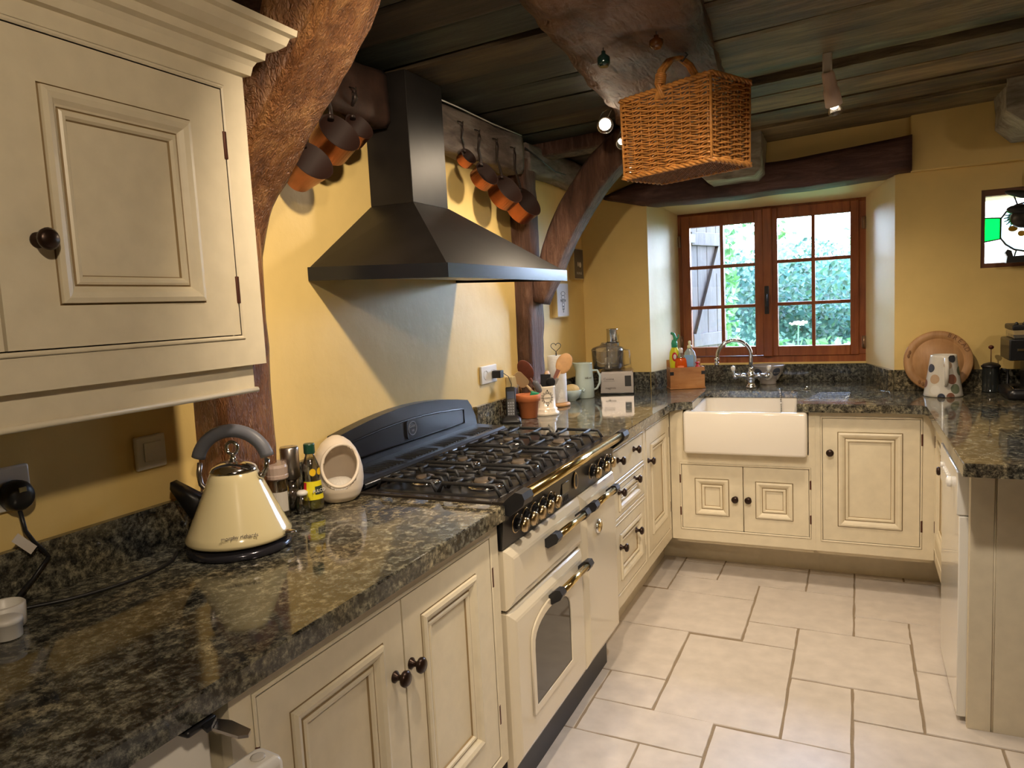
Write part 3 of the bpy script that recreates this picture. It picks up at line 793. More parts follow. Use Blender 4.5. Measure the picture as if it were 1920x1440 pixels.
for i in range(0, 25): m.blob(pts[i], .0042, .0042, .006, 6, 4)
tag(m.build('plug_chain', CHROME, loc=(1.11, 4.13, .92)), 'thin metal plug chain hanging over the back of the sink', 'chain')
c = thing('mixer_tap', 'chrome swan-neck mixer tap behind the sink', 'tap', (.948, 4.27, ZC+.0005), R(6))
m = M(); m.lathe([(.030, 0), (.030, .006), (.024, .012), (.019, .03), (.024, .05), (.026, .065), (.020, .085), (.013, .095), (.015, .102), (.011, .11), (.010, .12)], seg=24)
for s in (-1, 1): m.tube([(s*.012, 0, .055), (s*.04, -.006, .07), (s*.075, -.01, .066)], [.016, .013, .012], 12); m.lathe([(.012, 0), (.015, .008), (.015, .02), (.009, .026), (0, .027)], (s*.072, -.01, .066), (s, -.1, 0), 14)
m.build('tap_body', CHROME, c, local=True)
m = M(); P = [(0, 0, .11), (0, 0, .15)]
for i in range(19):
    a = R(-8+i*11); P.append((-.088+.090*math.cos(a), -.02-.02*i/19*2, .185+.088*math.sin(a)))
P.append((-.182, -.062, .165)); m.tube(P, .0105, 14)
m.lathe([(.0105, 0), (.0125, .004), (.0125, .012), (.0095, .016), (.0125, .022), (.013, .034), (.009, .038)], (-.183, -.062, .176), (0, 0, -1), 16)
m.build('spout', CHROME, c, local=True)
for s in (-1, 1):
    m = M(); m.mat(CHROME); m.tube([(s*.090, -.012, .072), (s*.094, -.012, .095)], .005, 10); m.mat(WHITE); m.lathe([(.006, 0), (.011, .012), (.013, .022), (.010, .031), (0, .034)], (s*.094, -.012, .092), (s*.1, 0, 1), 14); m.build('lever', CHROME, c, local=True, label='white ceramic lever')
c = thing('patterned_bowl', 'grey spotted bowl standing behind the mixer tap', 'bowl', (1.02, 4.46, ZC+.0005))
m = M(); m.lathe([(.045, 0), (.048, .006), (.044, .010), (.060, .035), (.082, .07), (.092, .103), (.095, .110), (.091, .112), (.078, .07), (.055, .03), (0, .018)], seg=36, cap=False); m.build('bowl_body', plain('grey_glaze', (.36, .33, .32), .2, coat=.4), c, local=True)
def dots(parent, spots, prof, mats, names='spot'):
    """round glaze spots lying on a body of revolution: (angle, height, radius, material)"""
    def rad(h):
        for (r0, h0), (r1, h1) in zip(prof, prof[1:]):
            if h0 <= h <= h1: return r0+(r1-r0)*(h-h0)/(h1-h0)
        return prof[-1][0]
    for k, (a, h, r, mt) in enumerate(spots):
        m = M(); n = 18; c0 = None; ring = []
        for i in range(n):
            t = 2*PI*i/n; hh = h+r*math.sin(t); hh = max(prof[0][1]+.001, min(prof[-1][1]-.001, hh)); rr = rad(hh)+.0008
            aa = R(a)+r*math.cos(t)/rad(h); ring.append(m.v((rr*math.cos(aa), rr*math.sin(aa), hh)))
        mid = m.v(((rad(h)+.0012)*math.cos(R(a)), (rad(h)+.0012)*math.sin(R(a)), h))
        for i in range(n): m.f([ring[i], ring[(i+1) % n], mid], True)
        m.build(names, mt, parent, local=True, fix=False)
SPB = plain('spot_blue', (.06, .07, .10), .2); SPW = plain('spot_white', (.72, .70, .66), .2); SPBR = plain('spot_brown', (.26, .12, .08), .2); SPT = plain('spot_tan', (.48, .34, .23), .2); SPG = plain('spot_green', (.18, .21, .14), .2); SPK = plain('spot_black', (.05, .05, .06), .2)
bp_ = [(.045, 0), (.060, .035), (.082, .07), (.092, .103)]
dots(c, [(-125, .07, .026, SPB), (-85, .055, .026, SPW), (-50, .075, .024, SPB), (-150, .045, .022, SPW), (-15, .05, .026, SPW)], bp_, None)
m = M(); m.cyl((1.245, 4.20, ZC+.0005), .020, .006, seg=20); m.lathe([(.005, 0), (.006, .006), (0, .01)], (1.245, 4.20, ZC+.006), seg=10)
tag(m.build('sink_plug', CHROME, loc=(1.245, 4.20, ZC)), 'small metal sink plug lying on the draining board', 'plug')

# ------------------------------------------------------------------ range cooker
RY0, RY1 = 1.664, 2.652
c = thing('range_cooker', 'cream and black range cooker with gas hob', 'cooker', (.33, 2.16, 0))
m = M(); m.box(.02, .60, RY0, RY1, .155, .905); m.build('body', BLK, c)
m = M(); m.box(.04, .575, RY0+.005, RY1-.005, .0, .155); m.build('plinth', BLKP, c)
m = M(); m.box(.02, .60, RY0-.002, RY1+.002, .905, .925, .003); 
m.prism([(.60, .905), (.638, .905), (.648, .912), (.648, .918), (.640, .925), (.60, .925)], 'y', RY0-.002, RY1+.002)
m.build('hob_top', HOBM, c)
m = M(); m.prism([(.60, .792), (.622, .792), (.632, .905), (.60, .905)], 'y', RY0, RY1); cp = m.build('control_panel', BLK, c)
KN = plain('control_brass', (.55, .42, .24), .25, metal=1)
def ctl(y, z=.842):
    S = 1.18; m = M(); m.mat(INK); ax = (1, 0, -.08); x0 = .626
    m.lathe([(p*S, q*S) for p, q in [(.023, 0), (.023, .001)]], (x0, y, z), ax, 24)
    m.mat(KN); m.lathe([(p*S, q*S) for p, q in [(.0235, 0), (.0235, .0015), (.021, .0015)]], (x0, y, z), ax, 24, cap=False)
    m.mat(BLKP); m.lathe([(p*S, q*S) for p, q in [(.014, 0), (.013, .014), (.010, .018)]], (x0, y, z), ax, 20)
    m.mat(KN); m.lathe([(p*S, q*S) for p, q in [(.010, .016), (.017, .018), (.018, .024), (.015, .030), (0, .031)]], (x0, y, z), ax, 20)
    m.mat(CHROME); m.blob((x0+.016, y, z+.018), .004, .004, .010, 8, 6); m.blob((x0+.016, y-.016, z+.002), .004, .006, .004, 8, 6)
    m.build('control_knob', KN, cp)
for y in (1.752, 1.815, 1.876, 1.94, 2.003): ctl(y)
for y in (2.40, 2.50, 2.575): ctl(y)
m = M(); m.mat(KN); m.lathe([(.030, 0), (.030, .004), (.026, .005)], (.629, 2.222, .852), (1, 0, 0), 28, sx=.62); m.mat(INK); m.lathe([(.022, .005), (.022, .0056)], (.629, 2.222, .852), (1, 0, 0), 24, sx=.55); m.build('oval_badge', KN, cp)
m = M(); m.box(.625, .6305, 2.10, 2.165, .832, .868, .001); m.build('clock', OVGL, cp)
m = M()
for i in range(6): m.box(.6235, .626, 2.09+i*.014, 2.094+i*.014, .805, .820)
m.build('vents', INK, cp)
# doors
def range_door(y0, y1, z0, z1, name, arch=False):
    m = M(FL(.640)); m.mat(OVEN)
    a, b, cc, d = y0+.003, y1-.003, z0+.003, z1-.003
    m.rings(a, b, cc, d, [(0, .038), (0, .018), (.004, .012), (.022, .002), (.030, .0), (.040, .0)])
    return m.build(name, OVEN, c)
gd = range_door(RY0, 2.258, .617, .790, 'grill_door')
od = range_door(RY0, 2.258, .157, .612, 'oven_door')
rd = range_door(2.262, RY1, .157, .790, 'tall_oven_door')
m = M()
pts = []
def arch(y0, y1, z0, zs, zt, n=14):
    P = [(y0, z0), (y1, z0), (y1, zs)]
    for i in range(1, n):
        a = PI*i/n; P.append(((y0+y1)/2+(y1-y0)/2*math.cos(a), zs+(zt-zs)*math.sin(a)**.7))
    P.append((y0, zs)); return P
a1 = arch(1.775, 2.115, .262, .46, .560); a2 = arch(1.797, 2.093, .284, .455, .535)
A = [m.v((.641, y, z)) for y, z in a1]; B = [m.v((.646, 1.945+(y-1.945)*.985, .41+(z-.41)*.985)) for y, z in a1]; C2 = [m.v((.646, y, z)) for y, z in a2]; D2 = [m.v((.642, y, z)) for y, z in a2]
m.loop_faces(A, B); m.loop_faces(B, C2, False); m.loop_faces(C2, D2)
ws = m.build('window_surround', OVEN, od)
m = M(); m.prism([(y, z) for y, z in a2], 'x', .641, .6425); m.build('window_glass', OVGL, od)
def handle(y0, y1, z, par, x=.672):
    for s, ya, yb in ((1, y0, y0+.055), (-1, y1-.055, y1)):
        m = M(); m.prism([(.640, z-.028), (.650, z-.032), (x+.006, z-.015), (x+.014, z), (x+.006, z+.015), (x-.01, z+.014), (.640, z-.004)], 'y', ya if s > 0 else ya+.018, yb-.018 if s > 0 else yb)
        m.build('handle_bracket', BLKP, par)
    m = M(); m.cyl((x, y0+.03, z), .0115, y1-y0-.06, (0, 1, 0), 20); m.build('handle', BRASS, par)
handle(1.915, 2.215, .750, gd); handle(2.275, 2.552, .750, rd); handle(1.925, 2.225, .571, od)
m = M(); m.mat(CHROME); m.lathe([(.026, 0), (.026, .006), (.022, .009)], (.640, 2.41, .64), (1, 0, 0), 8, sx=1.25); m.mat(BRASS); m.lathe([(.020, .009), (.020, .010), (0, .0105)], (.640, 2.41, .64), (1, 0, 0), 8, sx=1.25); m.build('badge', CHROME, rd)
# towel rail
m = M(); m.mat(BRASS); m.cyl((.676, RY0+.045, .936), .0155, RY1-RY0-.09, (0, 1, 0), 24); m.build('towel_rail', BRASS, c)
for ya, yb in ((RY0-.004, RY0+.058), (RY1-.058, RY1+.004)):
    m = M(); m.prism([(.632, .892), (.650, .888), (.676, .908), (.692, .920), (.697, .936), (.690, .952), (.670, .955), (.650, .940), (.632, .922)], 'y', ya, yb)
    m.build('rail_bracket', BLKP, c)
# back guard
m = M(); bgp = [(RY0+.0, .92), (RY0+.0, .985), (RY0+.03, 1.02)]
for i in range(11):
    t = i/10; y = RY0+.07+t*(RY1-RY0-.15); bgp.append((y, 1.05+.062*math.sin(PI*(.12+.76*t))))
bgp += [(RY1-.05, 1.045), (RY1-.02, 1.0), (RY1-.005, .95), (RY1-.003, .92)]
m.prism(bgp, 'x', .004, .045)
bgo = m.build('splash_guard', BLK, c)
m = M(FL(.045)); pp = []
ip = [(RY0+.11, .985), (RY1-.12, .985)] 
for i in range(9):
    t = i/8; ip.append((RY1-.12-t*(RY1-RY0-.23), 1.028+.035*math.sin(PI*(.12+.76*t))))
for i in range(len(ip)): pass
m.tube([(y, -.0015, z) for y, z in ip], .0035, 6, closed=True); m.build('panel_edge', BLK, bgo)
m = M(); m.prism(rrect(2.105, 2.175, .995, 1.062, .012), 'x', .045, .052); m.build('crest_plaque', BLKP, bgo)
m = M(); 
m.mat(GREYP); m.tube([(.0525, 2.14+.026*math.cos(a), 1.03+.024*math.sin(a)) for a in [2*PI*i/16 for i in range(16)]], .0016, 5, closed=True)
m.text('CLASSIC', .011, (.053, 2.14, 1.034), (0, 1, 0), (0, 0, 1)); m.text('100', .012, (.053, 2.14, 1.018), (0, 1, 0), (0, 0, 1)); m.build('crest', GREYP, bgo)
m = M(); m.prism([(.045, .925), (.168, .925), (.178, .934), (.178, .946), (.168, .956), (.045, .962)], 'y', RY0+.006, RY1-.006); sh = m.build('vent_shelf', BLK, c)
for k in range(4):
    m = M()
    for i in range(9):
        y = RY0+.10+k*.215+i*.02; m.box(.065, .15, y, y+.006, .957, .9605)
    m.build('vent_grille', INK, sh)
m = M(); m.tube([(.176, RY0+.006, .940), (.176, RY1-.006, .940)], .0085, 10); m.build('shelf_edge', RAILBLUE, sh)
# hob wells, burners and pan supports
for k, (y0, y1) in enumerate(((RY0+.02, 1.925), (1.93, 2.195), (2.215, 2.625))):
    m = M(); cyc = (y0+y1)/2
    P1 = rrect(.195, .605, y0+.006, y1-.006, .03); P2 = rrect(.205, .595, y0+.016, y1-.016, .025)
    A = [m.v((x, y, .9255)) for x, y in P1]; B = [m.v((x, y, .930)) for x, y in P2]; C2 = [m.v((.4+(x-.4)*.975, cyc+(y-cyc)*.955, .9265)) for x, y in P2]
    m.loop_faces(A, B); m.loop_faces(B, C2); m.f(C2)
    m.build('hob_well', BLK, c)
    h0, h1 = .928, .956
    yc = (y0+y1)/2; W2 = (y1-y0)/2-.022
    for xa, xb, xc in ((.200, .402, .305), (.408, .604, .510)):
        m = M()
        def bar(p, r=.0048): m.tube(p, r, 6, flat=1.25)
        for k in (-1, -.45, .45, 1):
            y = yc+k*W2
            if abs(k) == 1: bar([(xa, y, h0), (xa+.016, y, h1), (xb-.016, y, h1), (xb, y, h0)])
            else:
                bar([(xa, y, h0), (xa+.016, y, h1), (xc-.045, y, h1)]); bar([(xc+.045, y, h1), (xb-.016, y, h1), (xb, y, h0)])
        for dx in (-.048, .048): bar([(xc+dx, yc-W2, h1), (xc+dx, yc-.040, h1)]); bar([(xc+dx, yc+.040, h1), (xc+dx, yc+W2, h1)])
        for a in (45, 135, 225, 315):
            ca_, sa_ = math.cos(R(a)), math.sin(R(a)); bar([(xc+.066*ca_, yc+.064*sa_, h1), (xc+.034*ca_, yc+.034*sa_, h1+.001)], .0052)
        bar([(xa+.012, yc, h0+.004), (xa+.02, yc, h1), (xc-.035, yc, h1)]); bar([(xc+.035, yc, h1), (xb-.02, yc, h1), (xb-.012, yc, h0+.004)])
        m.build('pan_support', IRON, c)
    for xc, r in ((.305, .028), (.510, .036)):
        m = M(); m.mat(CHROME); m.lathe([(r+.020, 0), (r+.018, .006), (r+.006, .008)], (xc, yc, .927), seg=28)
        m.mat(STEEL); m.lathe([(r+.006, .006), (r+.004, .014)], (xc, yc, .927), seg=28)
        m.mat(CAPM); m.lathe([(r, .014), (r+.001, .019), (r-.004, .022), (0, .022)], (xc, yc, .927), seg=28)
        m.build('burner', CAPM, c)

# ------------------------------------------------------------------ cooker hood
HY0, HY1, HX, HZ = 1.706, 2.622, .482, 1.532
c = thing('cooker_hood', 'black pyramid chimney hood above the range', 'hood', (.24, 2.16, 1.53))
def hoodz(x): return 1.552-.04*x
m = M(); 
A = [m.v((x, y, hoodz(x)+.034)) for x, y in ((.001, HY0+.004), (HX-.004, HY0+.004), (HX-.004, HY1-.004), (.001, HY1-.004))]
cx0, cx1, cy0, cy1 = .001, .17, 2.05, 2.285
B = [m.v((x, y, 1.80)) for x, y in ((cx0, cy0), (cx1, cy0), (cx1, cy1), (cx0, cy1))]
m.loop_faces(A, B, False); m.f(A[::-1]); m.f(B); m.build('canopy', HOODM, c)
m = M(); m.box(.001, cx1-.002, cy0+.002, cy1-.002, 1.80, 2.222, .002); m.build('chimney', HOODM, c)
m = M()
for (x0, x1, y0, y1) in ((.001, HX, HY0, HY0+.012), (.001, HX, HY1-.012, HY1), (HX-.012, HX, HY0+.012, HY1-.012)):
    vs = [m.v((x, y, z+hoodz(x)-1.54)) for x in (x0, x1) for y in (y0, y1) for z in (1.538, 1.578)]
    for q in ((0, 1, 3, 2), (4, 6, 7, 5), (0, 4, 5, 1), (2, 3, 7, 6), (0, 2, 6, 4), (1, 5, 7, 3)): m.f([vs[i] for i in q])
m.build('rim', RAILBLUE, c)
m = M()
vs = [m.v((x, y, hoodz(x)+.014)) for x, y in ((.01, HY0+.012), (HX-.012, HY0+.012), (HX-.012, HY1-.012), (.01, HY1-.012))]; m.f(vs)
m.build('underside', STEEL, c)
for i in range(2):
    m = M(); y0 = HY0+.12+i*.36
    vs = [m.v((x, y, hoodz(x)+z)) for x in (.10, .36) for y in (y0, y0+.33) for z in (.006, .012)]
    for q in ((0, 1, 3, 2), (4, 6, 7, 5), (0, 4, 5, 1), (2, 3, 7, 6), (0, 2, 6, 4), (1, 5, 7, 3)): m.f([vs[j] for j in q])
    m.build('grease_filter', STEEL, c)

# ------------------------------------------------------------------ things on the left worktop
Z0 = ZC+.0006
c = thing('kettle', 'cream pyramid kettle with a grey arched handle on its base', 'kettle', (.192, 1.172, Z0+.026), R(-158))
m = M(); m.mat(KETM)
m.lathe([(.112, .0), (.1165, .004), (.117, .010), (.110, .022), (.082, .085), (.060, .135), (.053, .152), (.050, .155)], seg=48)
m.build('body', KETM, c, local=True)
m = M(); m.lathe([(.052, .152), (.053, .156), (.047, .165), (.030, .175), (.012, .180), (.007, .182), (.006, .190), (.009, .194), (0, .196)], seg=32); m.build('lid', CHROME, c, local=True)
m = M(); m.tube([(.0+.013*math.sin(a), 0, .207+.014*math.cos(a)) for a in [2*PI*i/20 for i in range(20)]], .0042, 8, closed=True); m.build('lid_ring', CHROME, c, local=True)
m = M()
A = [(.070, -.022, .088), (.070, .022, .088), (.095, .018, .035), (.095, -.018, .035)]
B = [(.145, -.014, .135), (.145, .014, .135), (.150, .010, .118), (.150, -.010, .118)]
a = [m.v(p) for p in A]; b = [m.v(p) for p in B]; m.loop_faces(a, b); m.f(a); m.f(b)
m.build('spout', BLKP, c, local=True)
def arc(c0, r, a0, a1, n, y=0, ez=1): return [(c0[0]+r*math.cos(R(a0+(a1-a0)*i/n)), y, c0[1]+ez*r*math.sin(R(a0+(a1-a0)*i/n))) for i in range(n+1)]
m = M(); m.tube(arc((0, .168), .083, 168, 14, 26, ez=.95), .0135, 14, flat=1.15); m.build('handle', GREYP, c, local=True)
m = M(); m.tube([(.078, 0, .175), (.083, 0, .15), (.080, 0, .125), (.062, 0, .105), (.055, 0, .1)], .006, 10); m.build('handle_bracket', STEEL, c, local=True)
m = M(); m.tube([(-.080, 0, .18), (-.075, 0, .155), (-.064, 0, .138), (-.054, 0, .135)], .006, 10); m.blob((-.062, 0, .142), .011, .011, .009); m.build('handle_bracket', CHROME, c, local=True)
m = M(); m.blob((-.124, .02, .012), .018, .010, .006); m.build('switch_lever', CHROME, c, local=True)
ang = math.atan2(-.69, .72)-R(-158)
d_ = Vector((math.cos(ang), math.sin(ang), 0)); u_ = Vector((-math.sin(ang), math.cos(ang), 0))
nrm_ = (d_*.9+Vector((0, 0, .42))).normalized(); up_ = nrm_.cross(u_)
m = M(); m.text('morphy richards', .0115, d_*.1105+Vector((0, 0, .0245)), u_, up_); m.build('lettering', INKG, c, local=True)
m = M(); m.lathe([(.112, 0), (.116, .003), (.116, .012), (.110, .017), (.085, .0255), (0, .0255)], (.192, 1.172, Z0), seg=48)
tag(m.build('kettle_stand', plain('base_grey', (.05, .05, .065), .15, metal=.5), loc=(.192, 1.172, Z0)), 'round dark power base under the cream kettle', 'kettle base')
m = M(); P = []
for i in range(40):
    t = i/39; P.append((.085+.05*math.sin(t*4.2)+.02*t, 1.085-.36*t+.02*math.sin(t*7), Z0+.0045))
m.tube(P, .0035, 8)
tag(m.build('trailing_cable', BLKP, loc=(.1, .9, Z0)), 'black kettle cord trailing along the worktop by the wall', 'cord')
c = thing('light_switch', 'square white light switch on the wall below the cupboard', 'switch', (.006, 1.105, 1.15))
m = M(); m.box(.0005, .011, 1.066, 1.146, 1.112, 1.190, .004); m.build('plate', WHITE, c)
m = M(); m.box(.011, .014, 1.085, 1.132, 1.130, 1.174, .0015); m.build('rocker', WHITE, c)
c = thing('wall_socket', 'white wall socket at the far left with a black plug in it', 'socket', (.006, .775, 1.14))
m = M(); m.box(.0005, .012, .735, .828, 1.10, 1.185, .004); m.build('plate', WHITE, c)
c = thing('black_plug', 'chunky black plug pushed into the far left wall socket', 'plug', (.03, .79, 1.13))
m = M(); m.lathe([(.028, 0), (.030, .006), (.030, .022), (.024, .034), (.010, .038), (0, .038)], (.0125, .79, 1.130), (1, 0, 0), 20, sx=.95); m.build('plug_body', BLKP, c)
m = M(); m.box(.048, .0505, .782, .796, 1.138, 1.148, .001); m.build('sticker', plain('sticker', (.55, .50, .25), .6), c)
m = M(); m.tube([(.03, .79, 1.102), (.035, .793, 1.06), (.037, .805, 1.035), (.036, .82, 1.015), (.03, .835, .995), (.028, .80, .96), (.04, .76, .94), (.06, .72, Z0+.006)], .0042, 8); m.build('flex', BLKP, c)
m = M(); T_ = Matrix.Translation((.042, .800, 1.02)) @ Matrix.Rotation(R(-48), 4, 'X'); m.T = T_
m.box(0, .0006, -.048, .0, -.009, .009); m.build('paper_label', plain('paper_tag', (.72, .66, .60), .7), c)
m = M()
m.lathe([(.030, 0), (.033, .003), (.034, .040), (.031, .043), (.029, .040), (.028, .006), (0, .005)], (.112, .695, Z0), seg=28, cap=False)
tag(m.build('white_tub', WHITE, loc=(.112, .695, Z0)), 'taller of two small round white tubs at the left picture edge', 'tub')
m = M(); m.lathe([(.020, 0), (.022, .002), (.022, .026), (.024, .027), (.024, .034), (.018, .037), (0, .038)], (.165, .668, Z0), seg=28)
tag(m.build('white_tub', WHITE, loc=(.165, .668, Z0)), 'smaller lidded white tub in front of the taller one, left edge', 'tub')

def mill(x, y, h, r, label, spice, capm):
    c = thing('spice_grinder', label, 'grinder', (x, y, Z0), 0, 'clear spice grinders behind the kettle')
    m = M(); m.lathe([(r*.9, 0), (r, .004), (r, h*.62), (r*.85, h*.70), (r*.85, h*.73)], seg=24); m.build('jar', GLASS, c, local=True)
    m = M(); m.lathe([(r*.85, .005), (r*.9, .008), (r*.9, h*.40), (0, h*.42)], seg=20); m.build('spice', spice, c, local=True)
    m = M(); m.lathe([(r*.95, h*.73), (r*1.02, h*.75)] + [(r*1.02, h*.80), (r*.98, h*.82), (r*1.0, h*.95), (r*.9, h), (0, h)], seg=18, sharp=True); m.build('cap', capm, c, local=True)
    return c
CLP = plain('frosted_cap', (.62, .48, .42), .3, trans=.3)
PEP = plain('peppercorns', (.06, .04, .03), .7, bump=.6, bscale=200); SALT = plain('salt', (.72, .68, .62), .7, bump=.4, bscale=200)
c = mill(.105, 1.398, .142, .029, 'clear salt grinder with frosted cap, nearer of the two', SALT, CLP)
m = M(); ring = []
for i in range(9):
    a = R(-75+i*10); ring.append((m.v((.0296*math.cos(a), .0296*math.sin(a), .020)), m.v((.0296*math.cos(a), .0296*math.sin(a), .072))))
m.mat(plain('grinder_label', (.55, .52, .48), .5))
for a, b in zip(ring, ring[1:]): m.f([a[0], b[0], b[1], a[1]])
m.build('label_band', None, c, local=True)
mill(.062, 1.44, .138, .028, 'clear pepper grinder half hidden behind the salt grinder', PEP, CLP)
c = thing('steel_mill', 'tall brushed steel mill with a glass lower half', 'mill', (.078, 1.480, Z0))
m = M(); m.lathe([(.022, .085), (.0255, .087), (.0255, .168), (.023, .172), (0, .172)], seg=28); m.build('steel_top', STEEL, c, local=True)
m = M(); m.lathe([(.022, 0), (.024, .003), (.022, .085)], seg=28); m.build('glass_body', GLASS, c, local=True)
m = M(); m.lathe([(.019, .005), (.020, .05), (0, .05)], seg=20); m.build('pepper', PEP, c, local=True)
c = thing('salt_shaker', 'tiny squat glass shaker with a white lid', 'shaker', (.137, 1.452, Z0))
m = M(); m.lathe([(.018, 0), (.021, .004), (.021, .03), (.016, .042), (.014, .048)], seg=20); m.build('jar', GLASS, c, local=True)
m = M(); m.lathe([(.0145, .048), (.015, .055), (.010, .060), (0, .061)], seg=20); m.build('lid', WHITE, c, local=True)

c = thing('juice_bottle', 'small lime juice bottle with yellow label and green cap', 'bottle', (.140, 1.490, Z0))
bprof = [(.024, 0), (.028, .003), (.0292, .010), (.0275, .05), (.0235, .085), (.0245, .105), (.024, .115), (.019, .132), (.0125, .148), (.0125, .158)]
m = M(); m.lathe(bprof, seg=28); m.build('glass', pane('bottle_glass', (.90, .90, .86), .9), c, local=True)
m = M(); m.lathe([(.0275, .004), (.0282, .012), (.0278, .027), (0, .027)], seg=24); m.build('juice', LIME, c, local=True)
m = M(); m.lathe([(.0145, .154), (.0152, .156), (.0152, .178), (.0138, .181), (0, .181)], seg=20, sharp=True); m.build('cap', DGREEN, c, local=True)
ca = math.atan2(-1.5, 1.35)
def wrap(m, rr, a0, a1, z0, z1, n=14, tilt=0):
    if z1-z0 > .012:
        k = int((z1-z0)/.008)+1
        for j in range(k): wrap(m, rr, a0, a1, z0+(z1-z0)*j/k, z0+(z1-z0)*(j+1)/k, n)
        return
    L = []
    for i in range(n+1):
        a = a0+(a1-a0)*i/n; r0 = rr(z0); r1 = rr(z1)
        L.append((m.v((r0*math.cos(a), r0*math.sin(a), z0)), m.v((r1*math.cos(a), r1*math.sin(a), z1+tilt*(i/n)))))
    for a, b in zip(L, L[1:]): m.f([a[0], b[0], b[1], a[1]], True)
def rb(h):
    for (r0, h0), (r1, h1) in zip(bprof, bprof[1:]):
        if h0 <= h <= h1: return r0+(r1-r0)*(h-h0)/(h1-h0)+.0006
m = M(); wrap(m, lambda h: rb(h) if h < .08 else rb(h), ca-1.0, ca+1.35, .030, .080, tilt=.004); lb = m.build('label_band', LABY, c, local=True, fix=False)
m = M(); wrap(m, lambda h: rb(h)+.0005, ca+.25, ca+1.2, .044, .066); m.build('label_plaque', plain('dark_plaque', (.03, .05, .04), .4), lb, local=True, fix=False)
m = M(); wrap(m, lambda h: rb(h)+.0005, ca-.95, ca-.6, .055, .078); m.build('label_stripe', REDP, lb, local=True, fix=False)
aa = ca+.62; dd = Vector((math.cos(aa), math.sin(aa), 0)); uu = Vector((-math.sin(aa), math.cos(aa), 0))
m = M(); m.text('PULCO', .0125, dd*.0293+Vector((0, 0, .050)), uu, (0, 0, 1)); m.build('lettering', WHITE, lb, local=True)
m = M(); n = 16
for k, da in enumerate((.15, 1.0)):
    cen = m.v((.0252*math.cos(ca+da), .0252*math.sin(ca+da), .105)); rg = [m.v(((.0250)*math.cos(ca+da+.36*math.cos(2*PI*i/n)), .0250*math.sin(ca+da+.36*math.cos(2*PI*i/n)), .105+.010*math.sin(2*PI*i/n))) for i in range(n)]
    for i in range(n): m.f([rg[i], rg[(i+1) % n], cen], True)
m.build('round_sticker', plain('sticker_orange', (.85, .55, .02), .4), c, local=True, fix=False)

# salt pig: an egg with an oval mouth
c = thing('salt_pig', 'white egg-shaped ceramic salt pig with a wide oval mouth', 'pot', (.150, 1.590, Z0), R(-46))
m = M(); m.mat(PIGM)
prof = [(.034, .0), (.046, .002), (.059, .014), (.068, .036), (.0715, .062), (.0705, .090), (.065, .118), (.055, .144), (.041, .165), (.024, .179), (.010, .185), (0, .186)]
def egg(scale, m, flip):
    rings = []; seg = 48
    for r, h in prof:
        hh = .092+(h-.092)*scale
        rings.append([m.v((r*scale*math.cos(2*PI*i/seg), r*scale*math.sin(2*PI*i/seg), hh)) for i in range(seg)] if r > 0 else [m.v((0, 0, hh))])
    return rings
# finer profile
fine = []
for (r0, h0), (r1, h1) in zip(prof, prof[1:]):
    for k in range(4): t = k/4; fine.append((r0+(r1-r0)*t, h0+(h1-h0)*t))
fine.append(prof[-1]); prof = fine
mc = Vector((.062, .004, .108)); mn = Vector((1, 0, .50)).normalized(); mu = Vector((0, .97, -.22)); mu = (mu-mn*mu.dot(mn)).normalized(); mw = mn.cross(mu)
def inmouth(p, k=1.0):
    q = Vector(p)-mc
    return p[0] > 0 and (q.dot(mu)/.049/k)**2+(q.dot(mw)/.063/k)**2 < 1 and q.dot(mn) > -.05
for sc_, fl in ((1, 0), (.93, 1)):
    rg = egg(sc_, m, fl)
    for a, b in zip(rg, rg[1:]):
        if len(b) == 1:
            for i in range(len(a)): m.f([a[i], a[(i+1) % len(a)], b[0]], True)
            continue
        for i in range(len(a)):
            q = [a[i], a[(i+1) % len(a)], b[(i+1) % len(a)], b[i]]
            cc = sum((v.co for v in q), Vector())/4
            if inmouth(cc): continue
            m.f(q, True)
    if sc_ == 1: m.f(rg[0][::-1])
P = []
for i in range(40):
    a = 2*PI*i/40
    d = mu*math.cos(a)*.050+mw*math.sin(a)*.064
    q = mc+d
    # push on to the egg
    h = q.z
    for (r0, h0), (r1, h1) in zip(prof, prof[1:]):
        if h0 <= h <= h1: rr = r0+(r1-r0)*(h-h0)/(max(1e-6, h1-h0)); break
    x = math.sqrt(max(.0001, rr*rr-q.y*q.y)) if abs(q.y) < rr else .01
    P.append((x-.001, q.y, q.z))
m.tube(P, .0048, 8, closed=True)
m.build('body', PIGM, c, local=True, fix=False)
m = M(); m.lathe([(.052, .028), (.050, .045), (.03, .06), (0, .066)], seg=28); m.build('salt', SALT, c, local=True)

# ------------------------------------------------------------------ wall sockets right of the range, phone
c = thing('wall_socket', 'white double wall socket above the worktop beside the range', 'socket', (.006, 2.85, 1.15))
m = M(); m.box(.0005, .012, 2.772, 2.925, 1.110, 1.190, .004); m.build('plate', WHITE, c)
for y in (2.812, 2.885):
    m = M(); m.lathe([(.021, 0), (.021, .001), (.019, .0015), (.018, -.006), (0, -.006)], (.0125, y, 1.15), (1, 0, 0), 24, cap=False); m.build('outlet', WHITE, c)
c = thing('phone_charger', 'small black charger plugged into the double socket', 'charger', (.03, 2.89, 1.15))
m = M(); m.box(.0145, .055, 2.868, 2.905, 1.130, 1.163, .003); m.build('charger_body', BLKP, c)
m = M(); m.tube([(.05, 2.905, 1.15), (.06, 2.94, 1.13), (.062, 2.965, 1.09), (.045, 2.975, 1.03), (.03, 2.975, .97), (.03, 2.968, .94)], .0017, 6); m.build('charger_cable', BLKP, c)
c = thing('cordless_phone', 'black cordless phone standing in its charging cradle', 'phone', (.072, 2.925, Z0), R(22))
